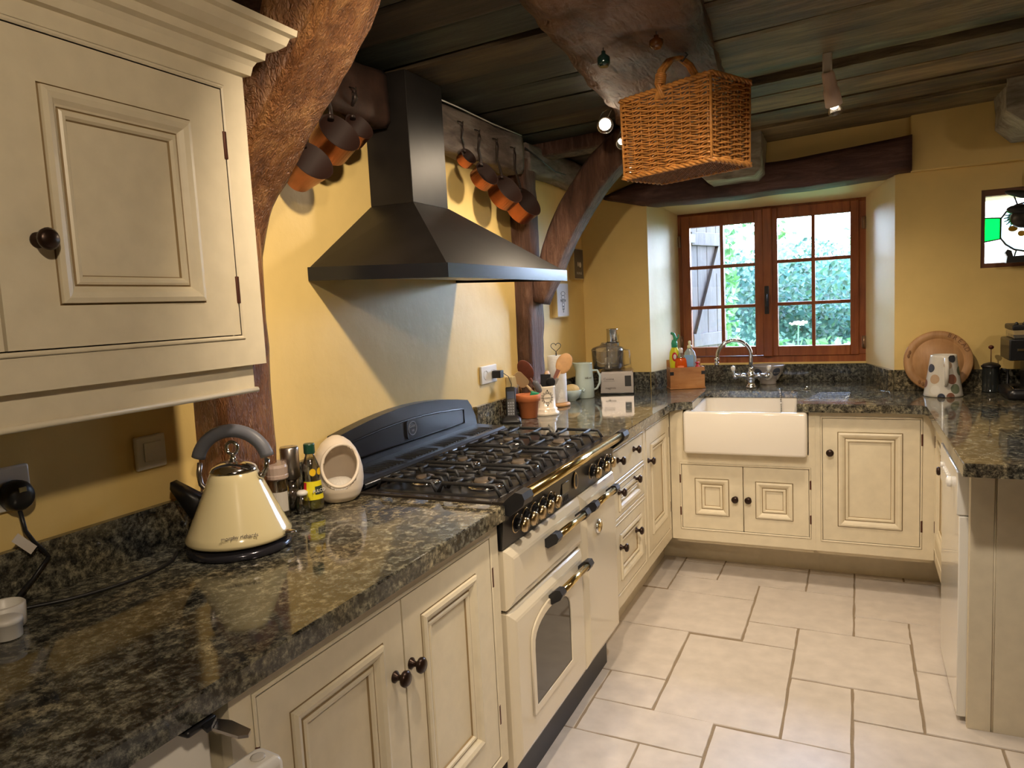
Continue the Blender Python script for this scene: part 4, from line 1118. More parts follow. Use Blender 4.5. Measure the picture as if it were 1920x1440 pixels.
m = M(); stack(m, [(rrect(-.045, .045, -.040, .045, .012), 0), (rrect(-.043, .043, -.036, .042, .012), .016), (rrect(-.025, .025, -.006, .036, .01), .032)]); m.build('cradle', BLKP, c, local=True)
T_ = Matrix.Translation((0, .012, .012)) @ Matrix.Rotation(R(-14), 4, 'X')
m = M(T_); m.box(-.023, .023, -.012, .012, 0, .150, .006); hs = m.build('handset', BLK, c, local=True)
m = M(T_); m.box(-.016, .016, -.0132, -.0118, .095, .128); m.build('screen', plain('phone_screen', (.10, .12, .18), .1), hs, local=True)
m = M(T_)
for i in range(3):
    for j in range(5): m.box(-.014+i*.0105, -.0075+i*.0105, -.0135, -.0118, .022+j*.0125, .029+j*.0125)
m.build('keypad', GREYP, hs, local=True)
c = thing('wall_box', 'small cream box with a grey lower half fixed to the wall', 'box', (.02, 3.085, 1.03))
m = M(); m.box(.001, .036, 3.03, 3.115, 1.062, 1.118, .003); m.build('cover', plain('cream_plastic', (.66, .56, .34), .4), c)
m = M(); m.box(.001, .030, 3.035, 3.11, 1.026, 1.061, .002); m.build('lower_half', STEEL, c)
m = M(); m.tube([(.03, 3.145, 1.03), (.024, 3.135, 1.07), (.016, 3.128, 1.125)], [.006, .009, .012], 10, flat=.5)
tag(m.build('wooden_tongs', SPOONW, loc=(.03, 3.145, 1.03)), 'wooden tongs leaning against the wall beside the cream box', 'tongs')

c = thing('terracotta_pot', 'orange terracotta flower pot beside the utensil crock', 'flower pot', (.092, 3.075, Z0))
m = M(); m.lathe([(.036, 0), (.040, .002), (.050, .078), (.057, .080), (.060, .108), (.057, .112), (.053, .108), (.046, .07), (.034, .008), (0, .008)], seg=36, cap=False); m.f([]) if False else None
m.build('pot_body', TERRA, c, local=True)
m = M(Matrix.Translation((.112, 3.09, Z0+.085)) @ Matrix.Rotation(R(20), 4, 'Y') @ Matrix.Rotation(R(30), 4, 'Z')); m.box(-.02, .02, -.009, .009, -.02, .036, .003)
tag(m.build('sponge', GREEN, loc=(.112, 3.09, Z0+.065)), 'green scouring sponge poking out of the terracotta pot', 'sponge')

# crock with utensils
cx, cy = .128, 3.195
c = thing('utensil_crock', 'cream crock with a printed black crest holding kitchen utensils', 'crock', (cx, cy, Z0))
cp_ = [(.066, 0), (.068, .005), (.066, .012), (.058, .018), (.060, .026), (.055, .032), (.051, .036), (.0505, .128), (.053, .135), (.050, .138), (.046, .134)]
m = M(); m.lathe(cp_+[(.045, .02), (0, .018)], seg=44, cap=False); m.build('pot_body', CERAM, c, local=True)
ca = math.atan2(-3.25, 1.36)+.25
m = M(); rr = .0512
def onc(a, h): return (rr*math.cos(ca+a/rr), rr*math.sin(ca+a/rr), h)
for R0 in (.020, .023): m.tube([onc(R0*math.cos(t), .083+R0*math.sin(t)) for t in [2*PI*i/28 for i in range(28)]], .0006, 4, closed=True)
for i in range(14):
    t = 2*PI*i/14; q = [onc((.027+.004*math.cos(k))*math.cos(t+.12*math.sin(k)), .083+(.027+.004*math.cos(k))*math.sin(t+.12*math.sin(k))) for k in [2*PI*j/8 for j in range(8)]]; m.tube(q, .0009, 4, closed=True)
for s in (-1, 1): m.tube([onc(-.019, .083+s*.0065), onc(.019, .083+s*.0065)], .0005, 4); m.blob(onc(0, .083+s*.035), .003, .003, .005, 8, 6)
d_ = Vector((math.cos(ca), math.sin(ca), 0)); u_ = Vector((-math.sin(ca), math.cos(ca), 0))
m.text('USTENSILES', .0078, d_*.0522+Vector((0, 0, .0805)), u_, (0, 0, 1)); m.build('printed_crest', INK, c, local=True, fix=False)
def utensil(name, label, top, foot=(0, 0), head='spoon', mat=SPOONW, r=.0065, hl=.03, hw=.022):
    """long utensil from the crock floor to a tip given as world offset from the crock"""
    a = Vector((cx+foot[0], cy+foot[1], Z0+.024)); b = Vector((cx+top[0], cy+top[1], Z0+top[2])); d = (b-a).normalized()
    m = M(); q = Vector((0, 0, 1)).rotation_difference(d)
    view = Vector((1.3, -3.2, 0)); n = (view-d*view.dot(d)).normalized(); s = d.cross(n)
    fr = Matrix((s, n, d)).transposed()
    if head == 'spoon':
        m.tube([a, b-d*hl], [r, r*.8], 10); m.blob(b, hw, .005, hl*1.25, 18, 10, q=fr)
    elif head == 'turner':
        m.tube([a, b-d*hl], [r, r], 10)
        m.T = Matrix.Translation(b) @ fr.to_4x4(); m.prism([(-hw*.5, -hl), (hw*.5, -hl), (hw, -hl*.4), (hw, hl), (-hw, hl), (-hw, -hl*.4)], 'y', -.002, .002); m.T = None
    elif head == 'grip':
        m.tube([a, b-d*.09], [.003, .003], 8); m.tube([b-d*.11, b-d*.06, b-d*.01, b], [.011, .018, .017, .010], 12, flat=.7)
    elif head == 'slot':
        m.tube([a, b-d*hl], [r, r], 10); m.T = Matrix.Translation(b) @ fr.to_4x4(); m.prism(rrect(-hw, hw, -hl, hl, hw*.7), 'y', -.003, .003); m.T = None
    return tag(m.build(name, mat, loc=a), label, 'utensil', 'utensils in the crock')
utensil('wooden_spoon', 'dark reddish wooden spoon leaning left in the crock', (-.050, -.100, .222), (.01, .015), mat=SPOOND, hw=.034, hl=.046)
utensil('wooden_spoon', 'large light wooden spoon leaning right in the crock', (.085, .055, .238), (-.01, -.015), mat=SPOONW, hw=.038, hl=.042)
utensil('wooden_ladle', 'pale wooden ladle with a hole, far left in the crock', (-.075, -.105, .178), (.015, .015), head='slot', mat=plain('pale_wood', (.62, .44, .25), .5), hw=.026, hl=.042)
utensil('peeler', 'grey-handled kitchen tool leaning left in the crock', (-.018, -.075, .168), (.01, .02), head='grip', mat=GREYP)
utensil('black_spatula', 'black plastic spatula head upright in the crock', (.012, -.012, .160), (0, .0), head='turner', mat=BLKP, hw=.024, hl=.034)
utensil('kitchen_scissors', 'black scissor handles sticking out of the crock', (.036, -.006, .155), (.0, .01), head='spoon', mat=BLKP, hw=.022, hl=.020)
utensil('wooden_spatula', 'narrow wooden spatula leaning right below the big spoon', (.052, .030, .185), (-.01, -.02), head='turner', mat=SPOOND, hw=.010, hl=.028)
utensil('metal_spatula', 'short dark metal spatula leaning far right in the crock', (.052, .012, .150), (-.01, -.02), head='turner', mat=STEEL, hw=.008, hl=.024)
utensil('rolling_pin', 'pale rounded wooden stick standing at the back of the crock', (.0, .042, .205), (.0, .02), head='grip', mat=plain('birch', (.62, .42, .26), .5))

c = thing('kitchen_roll', 'roll of white kitchen paper on a round wooden stand', 'kitchen roll', (.085, 3.475, Z0))
m = M(); m.lathe([(.060, 0), (.064, .005), (.062, .014), (.05, .018), (0, .018)], seg=32); m.build('stand', SPOONW, c, local=True)
m = M(); m.lathe([(.046, .019), (.048, .021), (.048, .258), (.045, .261), (.020, .261), (.020, .24), (0, .24)], seg=36); m.build('paper_roll', TOWEL, c, local=True)
m = M(); H = []
for i in range(40):
    t = 2*PI*i/40; H.append((0.0+.0, .0016*16*math.sin(t)**3, .305+.0016*(13*math.cos(t)-5*math.cos(2*t)-2*math.cos(3*t)-math.cos(4*t))))
rt = Matrix.Rotation(R(-65), 4, 'Z'); m.T = rt
m.tube([(0, 0, .02), (0, 0, .277)], .003, 8); m.tube(H, .0016, 6, closed=True); m.build('heart_rod', BLKP, c, local=True)
c = thing('duck_egg_bowl', 'small pale blue lipped bowl beside the kitchen roll', 'bowl', (.090, 3.665, Z0))
m = M(); m.lathe([(.022, 0), (.024, .004), (.040, .018), (.052, .040), (.055, .058), (.053, .060), (.050, .042), (.03, .018), (0, .014)], seg=32, cap=False); m.tube([(.045, .035, .050), (.052, .045, .062), (.058, .042, .055), (.055, .034, .044)], .005, 8); m.build('bowl_body', JUGM, c, local=True)
m = M(); m.blob((.090, 3.665, Z0+.060), .045, .043, .030, 20, 12)
tag(m.build('bread_roll', BREAD, loc=(.090, 3.665, Z0+.04)), 'pale yellow bread roll lying in the blue bowl', 'bread')
c = thing('milk_jug', 'tall pale duck-egg blue jug beside the food processor', 'jug', (.120, 3.795, Z0), R(20))
m = M(); m.lathe([(.050, 0), (.054, .004), (.052, .08), (.047, .15), (.046, .190), (.048, .194), (.044, .192), (.043, .15), (.048, .01), (0, .008)], seg=40, cap=False)
for v in m.bm.verts:
    if v.co.z > .15 and v.co.x < -.02:
        k = (v.co.z-.15)/.044*max(0, 1-abs(v.co.y)/.03); v.co.x -= .020*k; v.co.z += .006*k
m.build('jug_body', JUGM, c, local=True)
m = M(); m.tube([(.045, 0, .150), (.072, 0, .150), (.086, 0, .12), (.084, 0, .08), (.068, 0, .05), (.050, 0, .042)], .006, 10, flat=1); m.build('handle', JUGM, c, local=True)
m = M(); m.text('500 ml', .014, (.02, -.0505, .11), (1, .35, 0), (0, 0, 1)); m.build('lettering', INKG, c, local=True)

# food processor
c = thing('food_processor', 'silver food processor with a clear bowl in the corner', 'food processor', (.236, 4.035, Z0), R(15))
m = M(); m.mat(STEEL); m.prism([(-.105, 0), (-.095, .128), (.085, .135), (.10, 0)], 'x', -.092, .092)
bmesh.ops.bevel(m.bm, geom=m.bm.edges[:], offset=.007, segments=2, affect='EDGES')
body = m.build('motor_base', STEEL, c, local=True)
m = M(); m.box(-.094, .094, -.110, .09, .0, .010, .003); m.build('foot', BLKP, c, local=True)
Tf = Matrix.Translation((0, -.1062, .0)) @ Matrix.Rotation(R(-4.5), 4, 'X')
m = M(Tf); m.box(.045, .080, -.0015, .003, .045, .105, .001); pnl = m.build('button_panel', BLKP, c, local=True)
m = M(Tf); m.text('Cuisine', .020, (-.045, -.0008, .082), (1, 0, 0), (0, 0, 1), depth=.001); m.text('magimix', .018, (-.035, -.0008, .032), (1, 0, 0), (0, 0, 1), depth=.0012); m.tube([(-.075, 0, .075), (-.012, 0, .075)], .0006, 4); m.build('lettering', INKG, c, local=True)
m = M(Matrix.Translation((-.050, 0, 0))); m.lathe([(.060, .134), (.075, .138), (.088, .150), (.092, .240), (.094, .243)], seg=40, cap=False); m.build('bowl', THING, c, local=True, fix=False)
m = M(Matrix.Translation((-.050, 0, 0))); m.lathe([(.094, .244), (.094, .252), (.085, .262), (.045, .276), (.036, .284), (.034, .29)], (.0, 0, 0), seg=40, cap=False); m.build('lid', THING, c, local=True, fix=False)
m = M(Matrix.Translation((-.050, 0, 0))); m.lathe([(.036, .15), (.038, .29)], (.030, -.02, 0), seg=28, cap=False); m.build('feed_tube', THING, c, local=True, fix=False)
m = M(Matrix.Translation((-.050, 0, 0))); m.lathe([(.0305, .285), (.032, .30), (.032, .362), (.034, .364), (.034, .370), (.028, .370)], (.030, -.02, 0), seg=28); m.build('pusher', CHROME, c, local=True)
m = M(Matrix.Translation((-.050, 0, 0))); m.tube([(.090, .02, .245), (.122, .02, .240), (.126, .02, .16), (.092, .02, .152)], .006, 8, flat=.6); m.build('bowl_handle', THING, c, local=True, fix=False)
m = M(Matrix.Translation((-.050, 0, 0))); m.lathe([(.02, .136), (.018, .20), (0, .205)], seg=16)
for a in (20, 140, 260): m.tube([(0, 0, .17), (.05*math.cos(R(a)), .05*math.sin(R(a)), .165), (.07*math.cos(R(a)+.4), .07*math.sin(R(a)+.4), .185)], [.010, .008, .004], 8, flat=.5)
m.build('blade', plain('blade_cream', (.72, .64, .50), .4), c, local=True)

# box pictures
def picture(y0, y1, z0, z1, label, art, t=.032):
    c = thing('box_picture', label, 'picture', (.016, (y0+y1)/2, z0))
    m = M(); m.box(.001, t, y0, y1, z0, z1, .001); m.build('wooden_block', plain('pale_frame', (.62, .48, .22), .5) if 'pale_frame' not in bpy.data.materials else bpy.data.materials['pale_frame'], c)
    m = M(); m.box(t, t+.001, y0+.006, y1-.006, z0+.006, z1-.006); m.build('print', art, c)
    return c
PRD = plain('dark_print', (.055, .04, .045), .35)
cA = picture(3.655, 3.835, 1.372, 1.560, 'box picture with a white print and grey ornament', plain('white_print', (.62, .64, .72), .4))
m = M(); 
for k in range(5): m.tube([(.0335, 3.745+(.030-.004*k)*math.cos(t), 1.50-.02*k+.012*math.sin(t)) for t in [2*PI*i/14 for i in range(14)]], .0012, 4, closed=True)
m.text('MAISON', .022, (.0338, 3.745, 1.455), (0, 1, 0), (0, 0, 1), depth=.0004)
for k in range(3): m.blob((.0335, 3.745, 1.43-.014*k), .001, .018-.005*k, .005, 8, 6)
m.build('ornament', plain('grey_ink', (.20, .22, .27), .5), cA)
cB = picture(3.945, 4.105, 1.580, 1.758, 'dark brown box picture higher up in the corner', PRD)
m = M(); m.mat(CERAM); m.blob((.0335, 4.045, 1.665), .001, .020, .016, 12, 8); m.blob((.0335, 4.01, 1.668), .001, .010, .014, 12, 8); m.text('FROMAGE', .020, (.034, 4.025, 1.61), (0, 1, 0), (0, 0, 1), depth=.0004); m.build('still_life', CERAM, cB)

# ------------------------------------------------------------------ round the sink
RZ = R(24)
c = thing('wooden_caddy', 'small pine box on the window worktop holding cleaning bottles', 'box', (.585, 4.245, Z0), RZ)
m = M()
w_, d_, t_ = .198, .105, .008
m.box(-w_/2, w_/2, -d_/2, -d_/2+t_, .006, .125); m.box(-w_/2, -w_/2+t_, -d_/2+t_, d_/2-t_, .006, .125); m.box(w_/2-t_, w_/2, -d_/2+t_, d_/2-t_, .006, .125)
m.box(-w_/2, w_/2, d_/2-t_, d_/2, .006, .165); m.box(-w_/2-.004, w_/2+.004, -d_/2-.004, d_/2+.004, 0, .008, .002)
m.build('box_body', PINE, c, local=True)
for s in (-1, 1):
    m = M(); m.box(s*w_/2-.020 if s > 0 else -w_/2-.002, s*w_/2+.002 if s > 0 else -w_/2+.020, -d_/2-.003, -d_/2-.0005, .082, .102, .001); m.build('corner_strap', BLKP, c, local=True)
def inbox(u, v): 
    p = Matrix.Rotation(RZ, 3, 'Z') @ Vector((u, v, 0)); return (.585+p.x, 4.245+p.y, Z0+.0085)
c = thing('cleaner_bottle', 'yellow cleaning bottle with a green trigger cap in the pine box', 'bottle', inbox(-.058, .012), R(-10))
m = M(); m.lathe([(.026, 0), (.028, .005), (.028, .10), (.031, .14), (.028, .168), (.015, .19), (.013, .196)], seg=24, sx=.7); m.build('bottle_body', YELP, c, local=True)
m = M(); m.lathe([(.016, .190), (.017, .21), (.012, .225)], seg=16); m.tube([(0, 0, .205), (.006, 0, .232), (-.002, 0, .252), (-.018, 0, .258)], [.012, .011, .008, .006], 10); m.tube([(.01, 0, .225), (.022, 0, .235), (.026, 0, .250)], .004, 8); m.build('cap', GREEN, c, local=True)
m = M(); m.blob((.008, -.020, .145), .016, .003, .022, 14, 8); m.build('red_label', REDP, c, local=True)
m = M(); m.blob((.010, -.0225, .146), .009, .002, .012, 14, 8); m.build('white_label', WHITE, c, local=True)
c.scale = (1.05, 1.05, 1.22)
c = thing('soap_bottle', 'small bottle of orange liquid with a white cap in the pine box', 'bottle', inbox(-.030, -.024), R(10))
m = M(); m.lathe([(.028, 0), (.030, .005), (.029, .05), (.033, .085), (.030, .11), (.024, .118)], seg=28, sx=.5); m.build('orange_liquid', ORNG, c, local=True)
m = M(); m.lathe([(.024, .1182), (.012, .134), (.010, .140)], seg=28, sx=.6); m.build('bottle_neck', THING, c, local=True, fix=False)
m = M(); m.lathe([(.012, .138), (.012, .152), (.008, .158), (0, .158)], seg=16); m.build('cap', WHITE, c, local=True)
c.scale = (1.05, 1.05, 1.45)
c = thing('washing_up_bottle', 'clear washing-up liquid bottle with pale blue label', 'bottle', inbox(.030, .012), R(0))
m = M(); m.lathe([(.030, 0), (.033, .005), (.033, .10), (.035, .15), (.028, .178), (.014, .196), (.011, .20)], seg=28, sx=.6); m.build('bottle_body', BLUEL, c, local=True)
m = M(); m.box(-.024, .024, -.0225, -.0208, .105, .165, .001); m.build('blue_label', plain('blue_label', (.25, .45, .75), .4), c, local=True)
m = M(); m.lathe([(.013, .198), (.013, .212), (.007, .216), (.006, .222), (.008, .226), (.007, .236), (0, .238)], seg=16); m.build('cap', plain('cream_cap', (.75, .70, .50), .4), c, local=True)
c.scale = (1.05, 1.05, 1.12)
m = M(); m.lathe([(.010, 0), (.011, .004), (.011, .112), (.014, .118), (.006, .124), (.006, .135), (.012, .137), (.012, .142), (0, .143)], inbox(.066, -.018), seg=14)
tag(m.build('dish_brush', REDP, loc=inbox(.066, -.018)), 'small dark red bottle top at the right of the pine box', 'bottle')
m = M(Matrix.Translation(Vector(inbox(-.035, -.040))) ); m.lathe([(.018, .105), (.020, .125), (0, .128)], seg=10, sx=.35)
for v in m.bm.verts: pass
m.lathe([(.012, 0), (.018, .105)], seg=10, sx=.35)
tag(m.build('scrub_pad', plain('orange_pad', (.85, .22, .08), .6), loc=inbox(-.035, -.040)), 'orange scrubbing pad at the front of the pine box', 'sponge')

# right hand worktop
c = thing('spotted_jug', 'large white jug with coloured spots in front of the bread board', 'jug', (1.862, 3.955, Z0))
jp = [(.080, 0), (.084, .004), (.082, .012), (.068, .10), (.056, .185), (.055, .196)]
m = M(); m.lathe(jp+[(.052, .196), (.053, .17), (.078, .012), (0, .010)], seg=48, cap=False, ) ; m.build('jug_body', plain('jug_white', (.66, .63, .57), .14, coat=.5), c, local=True)
ja = math.degrees(math.atan2(-4.0, -.38))
dots(c, [(ja-52, .135, .020, SPB), (ja-30, .085, .022, SPT), (ja-25, .035, .022, SPW), (ja+18, .15, .018, SPT), (ja+30, .085, .023, SPBR), (ja+38, .180, .018, SPK), (ja+40, .04, .023, SPG), (ja-5, .004, .016, SPB), (ja+22, .005, .018, SPBR), (ja+75, .12, .022, SPG), (ja-75, .06, .02, SPBR)], jp, None)
jv = Vector((math.cos(R(ja+8)), math.sin(R(ja+8)), 0))
m = M(); m.tube([jv*.054+Vector((0, 0, .178)), jv*.085+Vector((0, 0, .182)), jv*.105+Vector((0, 0, .15)), jv*.105+Vector((0, 0, .10)), jv*.090+Vector((0, 0, .065)), jv*.073+Vector((0, 0, .055))], [.009, .010, .010, .009, .008, .006], 12); m.build('handle', plain('jug_white2', (.66, .63, .57), .14, coat=.5), c, local=True)
c = thing('bread_board', 'round carved wooden bread board leaning on the wall', 'board', (1.852, 4.105, Z0))
Tb = Matrix.Translation((0, 0, .151)) @ Matrix.Rotation(R(-8), 4, 'X') 
m = M(Tb); m.lathe([(.145, -.009), (.150, -.005), (.150, .004), (.146, .009), (.114, .010), (.112, .007), (.109, .007), (.107, .010), (0, .010)], (0, 0, 0), (0, -1, 0), 64); bb = m.build('board', BOARDW, c, local=True)
m = M(Tb)
for k, ch in enumerate('BREAD'):
    a = R(68-k*11); o = Vector((.125*math.cos(a), -.0105, .125*math.sin(a))); m.text(ch, .030, o, (math.sin(a), 0, -math.cos(a)), (math.cos(a), 0, math.sin(a)), depth=.0008)
for a in (160, 168, 232, 240): m.blob((.130*math.cos(R(a)), -.0105, .130*math.sin(R(a))), .006, .0015, .011, 8, 6)
m.build('carving', plain('carved_wood', (.20, .09, .03), .6), bb, local=True)
c = thing('french_press', 'dark glass french press with a brown ball plunger', 'coffee press', (2.075, 4.112, Z0))
m = M(); m.lathe([(.036, 0), (.038, .003), (.036, .006), (.036, .115), (.038, .118), (.038, .124)], seg=32); m.build('beaker', plain('dark_glass', (.03, .035, .035), .06, spec=.8), c, local=True)
m = M(); m.lathe([(.041, .120), (.041, .126), (.030, .136), (.010, .142), (0, .143)], seg=32); m.build('lid', BLKP, c, local=True)
m = M(); m.cyl((0, 0, .14), .002, .07, seg=8); m.blob((0, 0, .215), .012, .012, .010); m.build('plunger', plain('dark_red_ball', (.10, .02, .012), .3), c, local=True)
m = M(); m.tube([(.038, 0, .11), (.068, 0, .105), (.070, 0, .04), (.038, 0, .03)], .006, 8); m.build('handle', BLKP, c, local=True)

c = thing('coffee_machine', 'black espresso machine standing at the right picture edge', 'coffee machine', (2.28, 4.0, Z0))
m = M(); stack(m, [(rrect(2.13, 2.44, 3.86, 4.13, .03), Z0), (rrect(2.125, 2.445, 3.855, 4.13, .03), Z0+.012), (rrect(2.125, 2.445, 3.855, 4.13, .03), Z0+.040), (rrect(2.135, 2.435, 3.865, 4.12, .03), Z0+.046)]); m.build('drip_base', BLK, c)
m = M(); m.box(2.15, 2.42, 3.87, 4.0, Z0+.0465, Z0+.050, .001); m.build('drip_grille', CHROME, c)
m = M(); m.box(2.215, 2.36, 4.02, 4.12, Z0+.045, Z0+.175); m.build('column', BLKP, c)
m = M(); m.box(2.135, 2.44, 3.90, 4.13, Z0+.172, Z0+.268, .006); m.build('brew_head', BLK, c)
m = M(); m.box(2.165, 2.205, 3.8965, 3.9, Z0+.215, Z0+.226, .001); m.build('badge', CHROME, c)
m = M(); m.box(2.218, 2.29, 4.0165, 4.02, Z0+.095, Z0+.143); lb = m.build('label_plate', plain('silver_label', (.5, .48, .46), .3), c)
m = M(); m.tube([(2.225, 4.015, Z0+.115), (2.245, 4.015, Z0+.108), (2.27, 4.015, Z0+.12)], .003, 6); m.build('label_print', INK, lb)
m = M(); m.box(2.155, 2.43, 3.93, 4.12, Z0+.2685, Z0+.305, .004); m.build('water_tank', THING, c, fix=True)
m = M(); m.box(2.160, 2.43, 3.94, 4.11, Z0+.2695, Z0+.285); m.build('cup_rest', CHROME, c)
m = M(); m.box(2.150, 2.435, 3.93, 4.125, Z0+.3055, Z0+.330, .006)
for x in (2.17, 2.20): m.blob((x, 3.96, Z0+.332), .008, .008, .010, 10, 8)
m.build('lid', BLKP, c)
bpy.data.objects['coffee_machine'].location = (2.25, 3.94, Z0)
# black ornament before the leaded window
c = thing('metal_ornament', 'black metal bird ornament hanging before the leaded window', 'ornament', (2.20, 4.12, 1.52))
m = M(); m.blob((2.205, 4.12, 1.770), .080, .03, .028, 20, 10, q=Matrix.Rotation(R(8), 3, 'Y')); m.blob((2.20, 4.12, 1.842), .085, .02, .018, 20, 10, q=Matrix.Rotation(R(14), 3, 'Y'))
m.build('wings', BLKP, c)
m = M(); m.blob((2.195, 4.125, 1.735), .055, .03, .045, 20, 12); m.tube([(2.20, 4.12, 1.70), (2.22, 4.12, 1.62), (2.22, 4.12, 1.57)], .007, 8); m.build('body', plain('dull_metal', (.06, .055, .05), .35, metal=.6), c)
m = M(); m.prism([(2.128, 1.532), (2.33, 1.532), (2.33, 1.567), (2.155, 1.562), (2.148, 1.588), (2.132, 1.595), (2.122, 1.58), (2.132, 1.562)], 'y', 4.105, 4.135); m.build('base', BLKP, c)
m = M(); m.tube([(2.22, 4.12, 1.84), (2.22, 4.12, 1.95), (2.22, 4.16, 1.97), (2.22, 4.179, 1.97)], .003, 6); m.build('hanger', BLKP, c)

# ------------------------------------------------------------------ under-counter fridge left
c = thing('fridge', 'white under-counter fridge with its door ajar, bottom left', 'fridge', (.3, .42, 0))
m = M(); m.box(.04, .590, .12, .700, .02, .862, .006); m.build('body', WHITE, c)
m = M(); m.box(.56, .640, .62, .672, .864, .8745, .004); m.prism([(.60, .66), (.655, .64), (.655, .648), (.64, .672)], 'z', .866, .872); hb = m.build('hinge', BLKP, c)
m = M(); m.mat(STEEL); m.prism([(.63, .655), (.700, .652), (.712, .660), (.705, .672), (.66, .680), (.63, .675)], 'z', .860, .8645); m.build('hinge_arm', STEEL, hb)
T_ = Matrix.Translation((.752, .662, 0)) @ Matrix.Rotation(R(-7), 4, 'Z')
m = M(T_); m.box(-.026, .026, -.56, .0, .05, .852, .010)
dr = m.build('door', WHITE, c)
m = M(T_); m.box(-.060, -.029, -.52, -.03, .08, .79, .006); m.build('door_shelf', WHITE, dr)
m = M(T_); m.lathe([(.010, 0), (.010, .0015), (.0065, .002), (0, .0012)], (0, -.024, .8522), seg=20); m.build('screw_cover', plain('cap_grey', (.6, .58, .55), .4), dr)

# ------------------------------------------------------------------ copper pans
def pan(hook, cen, r, dep, label, tilt=30, cone=False, group='copper pans on the wall beam'):
    c = thing('copper_pan', label, 'pan', hook, 0, group)
    n = Vector((math.cos(R(tilt)), -.25, math.sin(R(tilt)))).normalized(); u = Vector((0, 0, 1)); u = (u-n*u.dot(n)).normalized()
    C0 = Vector(cen)-Vector(hook); rb_ = r*.6 if cone else r*.95
    m = M(); m.mat(COPPER)
    m.lathe([(0, -dep), (rb_-.004, -dep), (rb_, -dep+.004), (r, 0), (r+.0015, .001)], C0, n, 36, cap=False)
    m.mat(COPIN); m.lathe([(r+.0015, .001), (r-.002, .0), (rb_-.003, -dep+.003), (0, -dep+.003)], C0, n, 36, cap=False)
    m.build('pan_body', COPPER, c, local=True, fix=False)
    top = C0+u*(r+.001)-n*.010
    side = Vector((0, top.y, 0)).normalized() if abs(top.y) > .001 else Vector()
    m = M(); hw = .0085 if r > .04 else .0055
    m.tube([(0, 0, .004), (.001, 0, -.014), top*.5+Vector((.003, -top.y*.3, 0)), top+Vector((.006, -top.y*.15, .022)), top+Vector((.003, 0, .004)), top-u*.010], [hw*.6, hw*1.2, hw*.9, hw, hw*1.2, hw*1.4], 10, flat=.6)
    m.tube([(0, .006*math.sin(a), .006+.008*math.cos(a)) for a in [2*PI*i/12 for i in range(12)]], .002, 6, closed=True); m.build('handle', PANH, c, local=True)
    hk = M(); h = Vector(hook); hk.tube([h+Vector((-.020, 0, .022)), h+Vector((-.004, 0, .016)), h+Vector((.004, 0, .008)), h+Vector((.004, 0, .018))], .0022, 6)
    tag(hk.build('wall_hook', PANH, loc=h), 'small iron hook holding the '+label, 'hook', 'iron hooks on the wall beam')
pan((.128, 2.500, 2.135), (.125, 2.545, 2.032), .034, .040, 'tiny copper pan nearest the hood, right side')
pan((.128, 2.640, 2.130), (.130, 2.690, 1.985), .054, .052, 'second copper pan to the right of the hood')
pan((.128, 2.800, 2.125), (.140, 2.875, 1.945), .070, .068, 'large copper pan third from the hood, right side')
pan((.128, 2.975, 2.120), (.145, 3.060, 1.910), .074, .078, 'large copper pan hanging nearest the slim post')
pan((.128, 1.83, 2.10), (.120, 1.850, 2.010), .046, .058, 'small copper pan closest to the left side of the chimney')
pan((.128, 1.705, 2.09), (.140, 1.725, 1.965), .064, .075, 'middle copper pan left of the chimney')
pan((.128, 1.585, 2.08), (.135, 1.600, 1.868), .062, .095, 'conical copper pan half behind the big curved brace', cone=True)

# ------------------------------------------------------------------ wicker basket
BC = Vector((1.003, 2.315, 1.828)); BR = R(-26)
c = thing('wicker_basket', 'rectangular brown wicker basket hanging from the ceiling beam', 'basket', BC, BR)
bw, bd, bh = .170, .097, .245
def perim(t, k):
    """rounded rectangle, t in 0..1; slight taper"""
    a, b = bw*k, bd*k
    L = [2*a, 2*b, 2*a, 2*b]; S = sum(L); d = (t % 1)*S
    if d < L[0]: return Vector((-a+d, -b, 0)), Vector((0, -1, 0))
    d -= L[0]
    if d < L[1]: return Vector((a, -b+d, 0)), Vector((1, 0, 0))
    d -= L[1]
    if d < L[2]: return Vector((a-d, b, 0)), Vector((0, 1, 0))
    d -= L[2]; return Vector((-a, b-d, 0)), Vector((-1, 0, 0))
NS = 34; NR = 32
m = M()
for j in range(NR):
    z = .012+j*(bh-.018)/NR; k = .97+.03*z/bh; P = []
    n = NS*4; ph = (j % 2)*PI
    for i in range(n):
        t = i/n; p, nn = perim(t, k); w = math.sin(t*NS*PI+ph)*.0056
        slope = .0022*math.sin(t*NS*PI*1.0)
        P.append(p+nn*w+Vector((0, 0, z+slope+random.uniform(-.0006, .0006))))
    m.tube(P, .0029, 5, closed=True)
m.build('weave', WICK, c, local=True, fix=False)
m = M()
for i in range(NS):
    p, nn = perim((i+.5)/NS, .97); q, _ = perim((i+.5)/NS, 1.0)
    m.tube([p+Vector((0, 0, .004)), q+Vector((0, 0, bh-.004))], .0025, 5)
for (sx, sy) in ((-1, -1), (1, -1), (1, 1), (-1, 1)):
    m.tube([(sx*bw*.975, sy*bd*.975, .002), (sx*bw*1.0, sy*bd*1.0, bh)], .0045, 7)
m.build('stakes', WICK, c, local=True, fix=False)
for zz, kk, rr in ((bh, 1.01, .0065), (.006, .995, .0062)):
    m = M()
    for s in (0, 1, 2):
        P = [];
        for i in range(96):
            p, nn = perim(i/96, kk); P.append(p+nn*.005*math.sin(i*1.1+s*2.09)+Vector((0, 0, zz+.005*math.cos(i*1.1+s*2.09))))
        m.tube(P, rr*.7, 6, closed=True)
    m.build('rim', WICK, c, local=True, fix=False)
m = M()
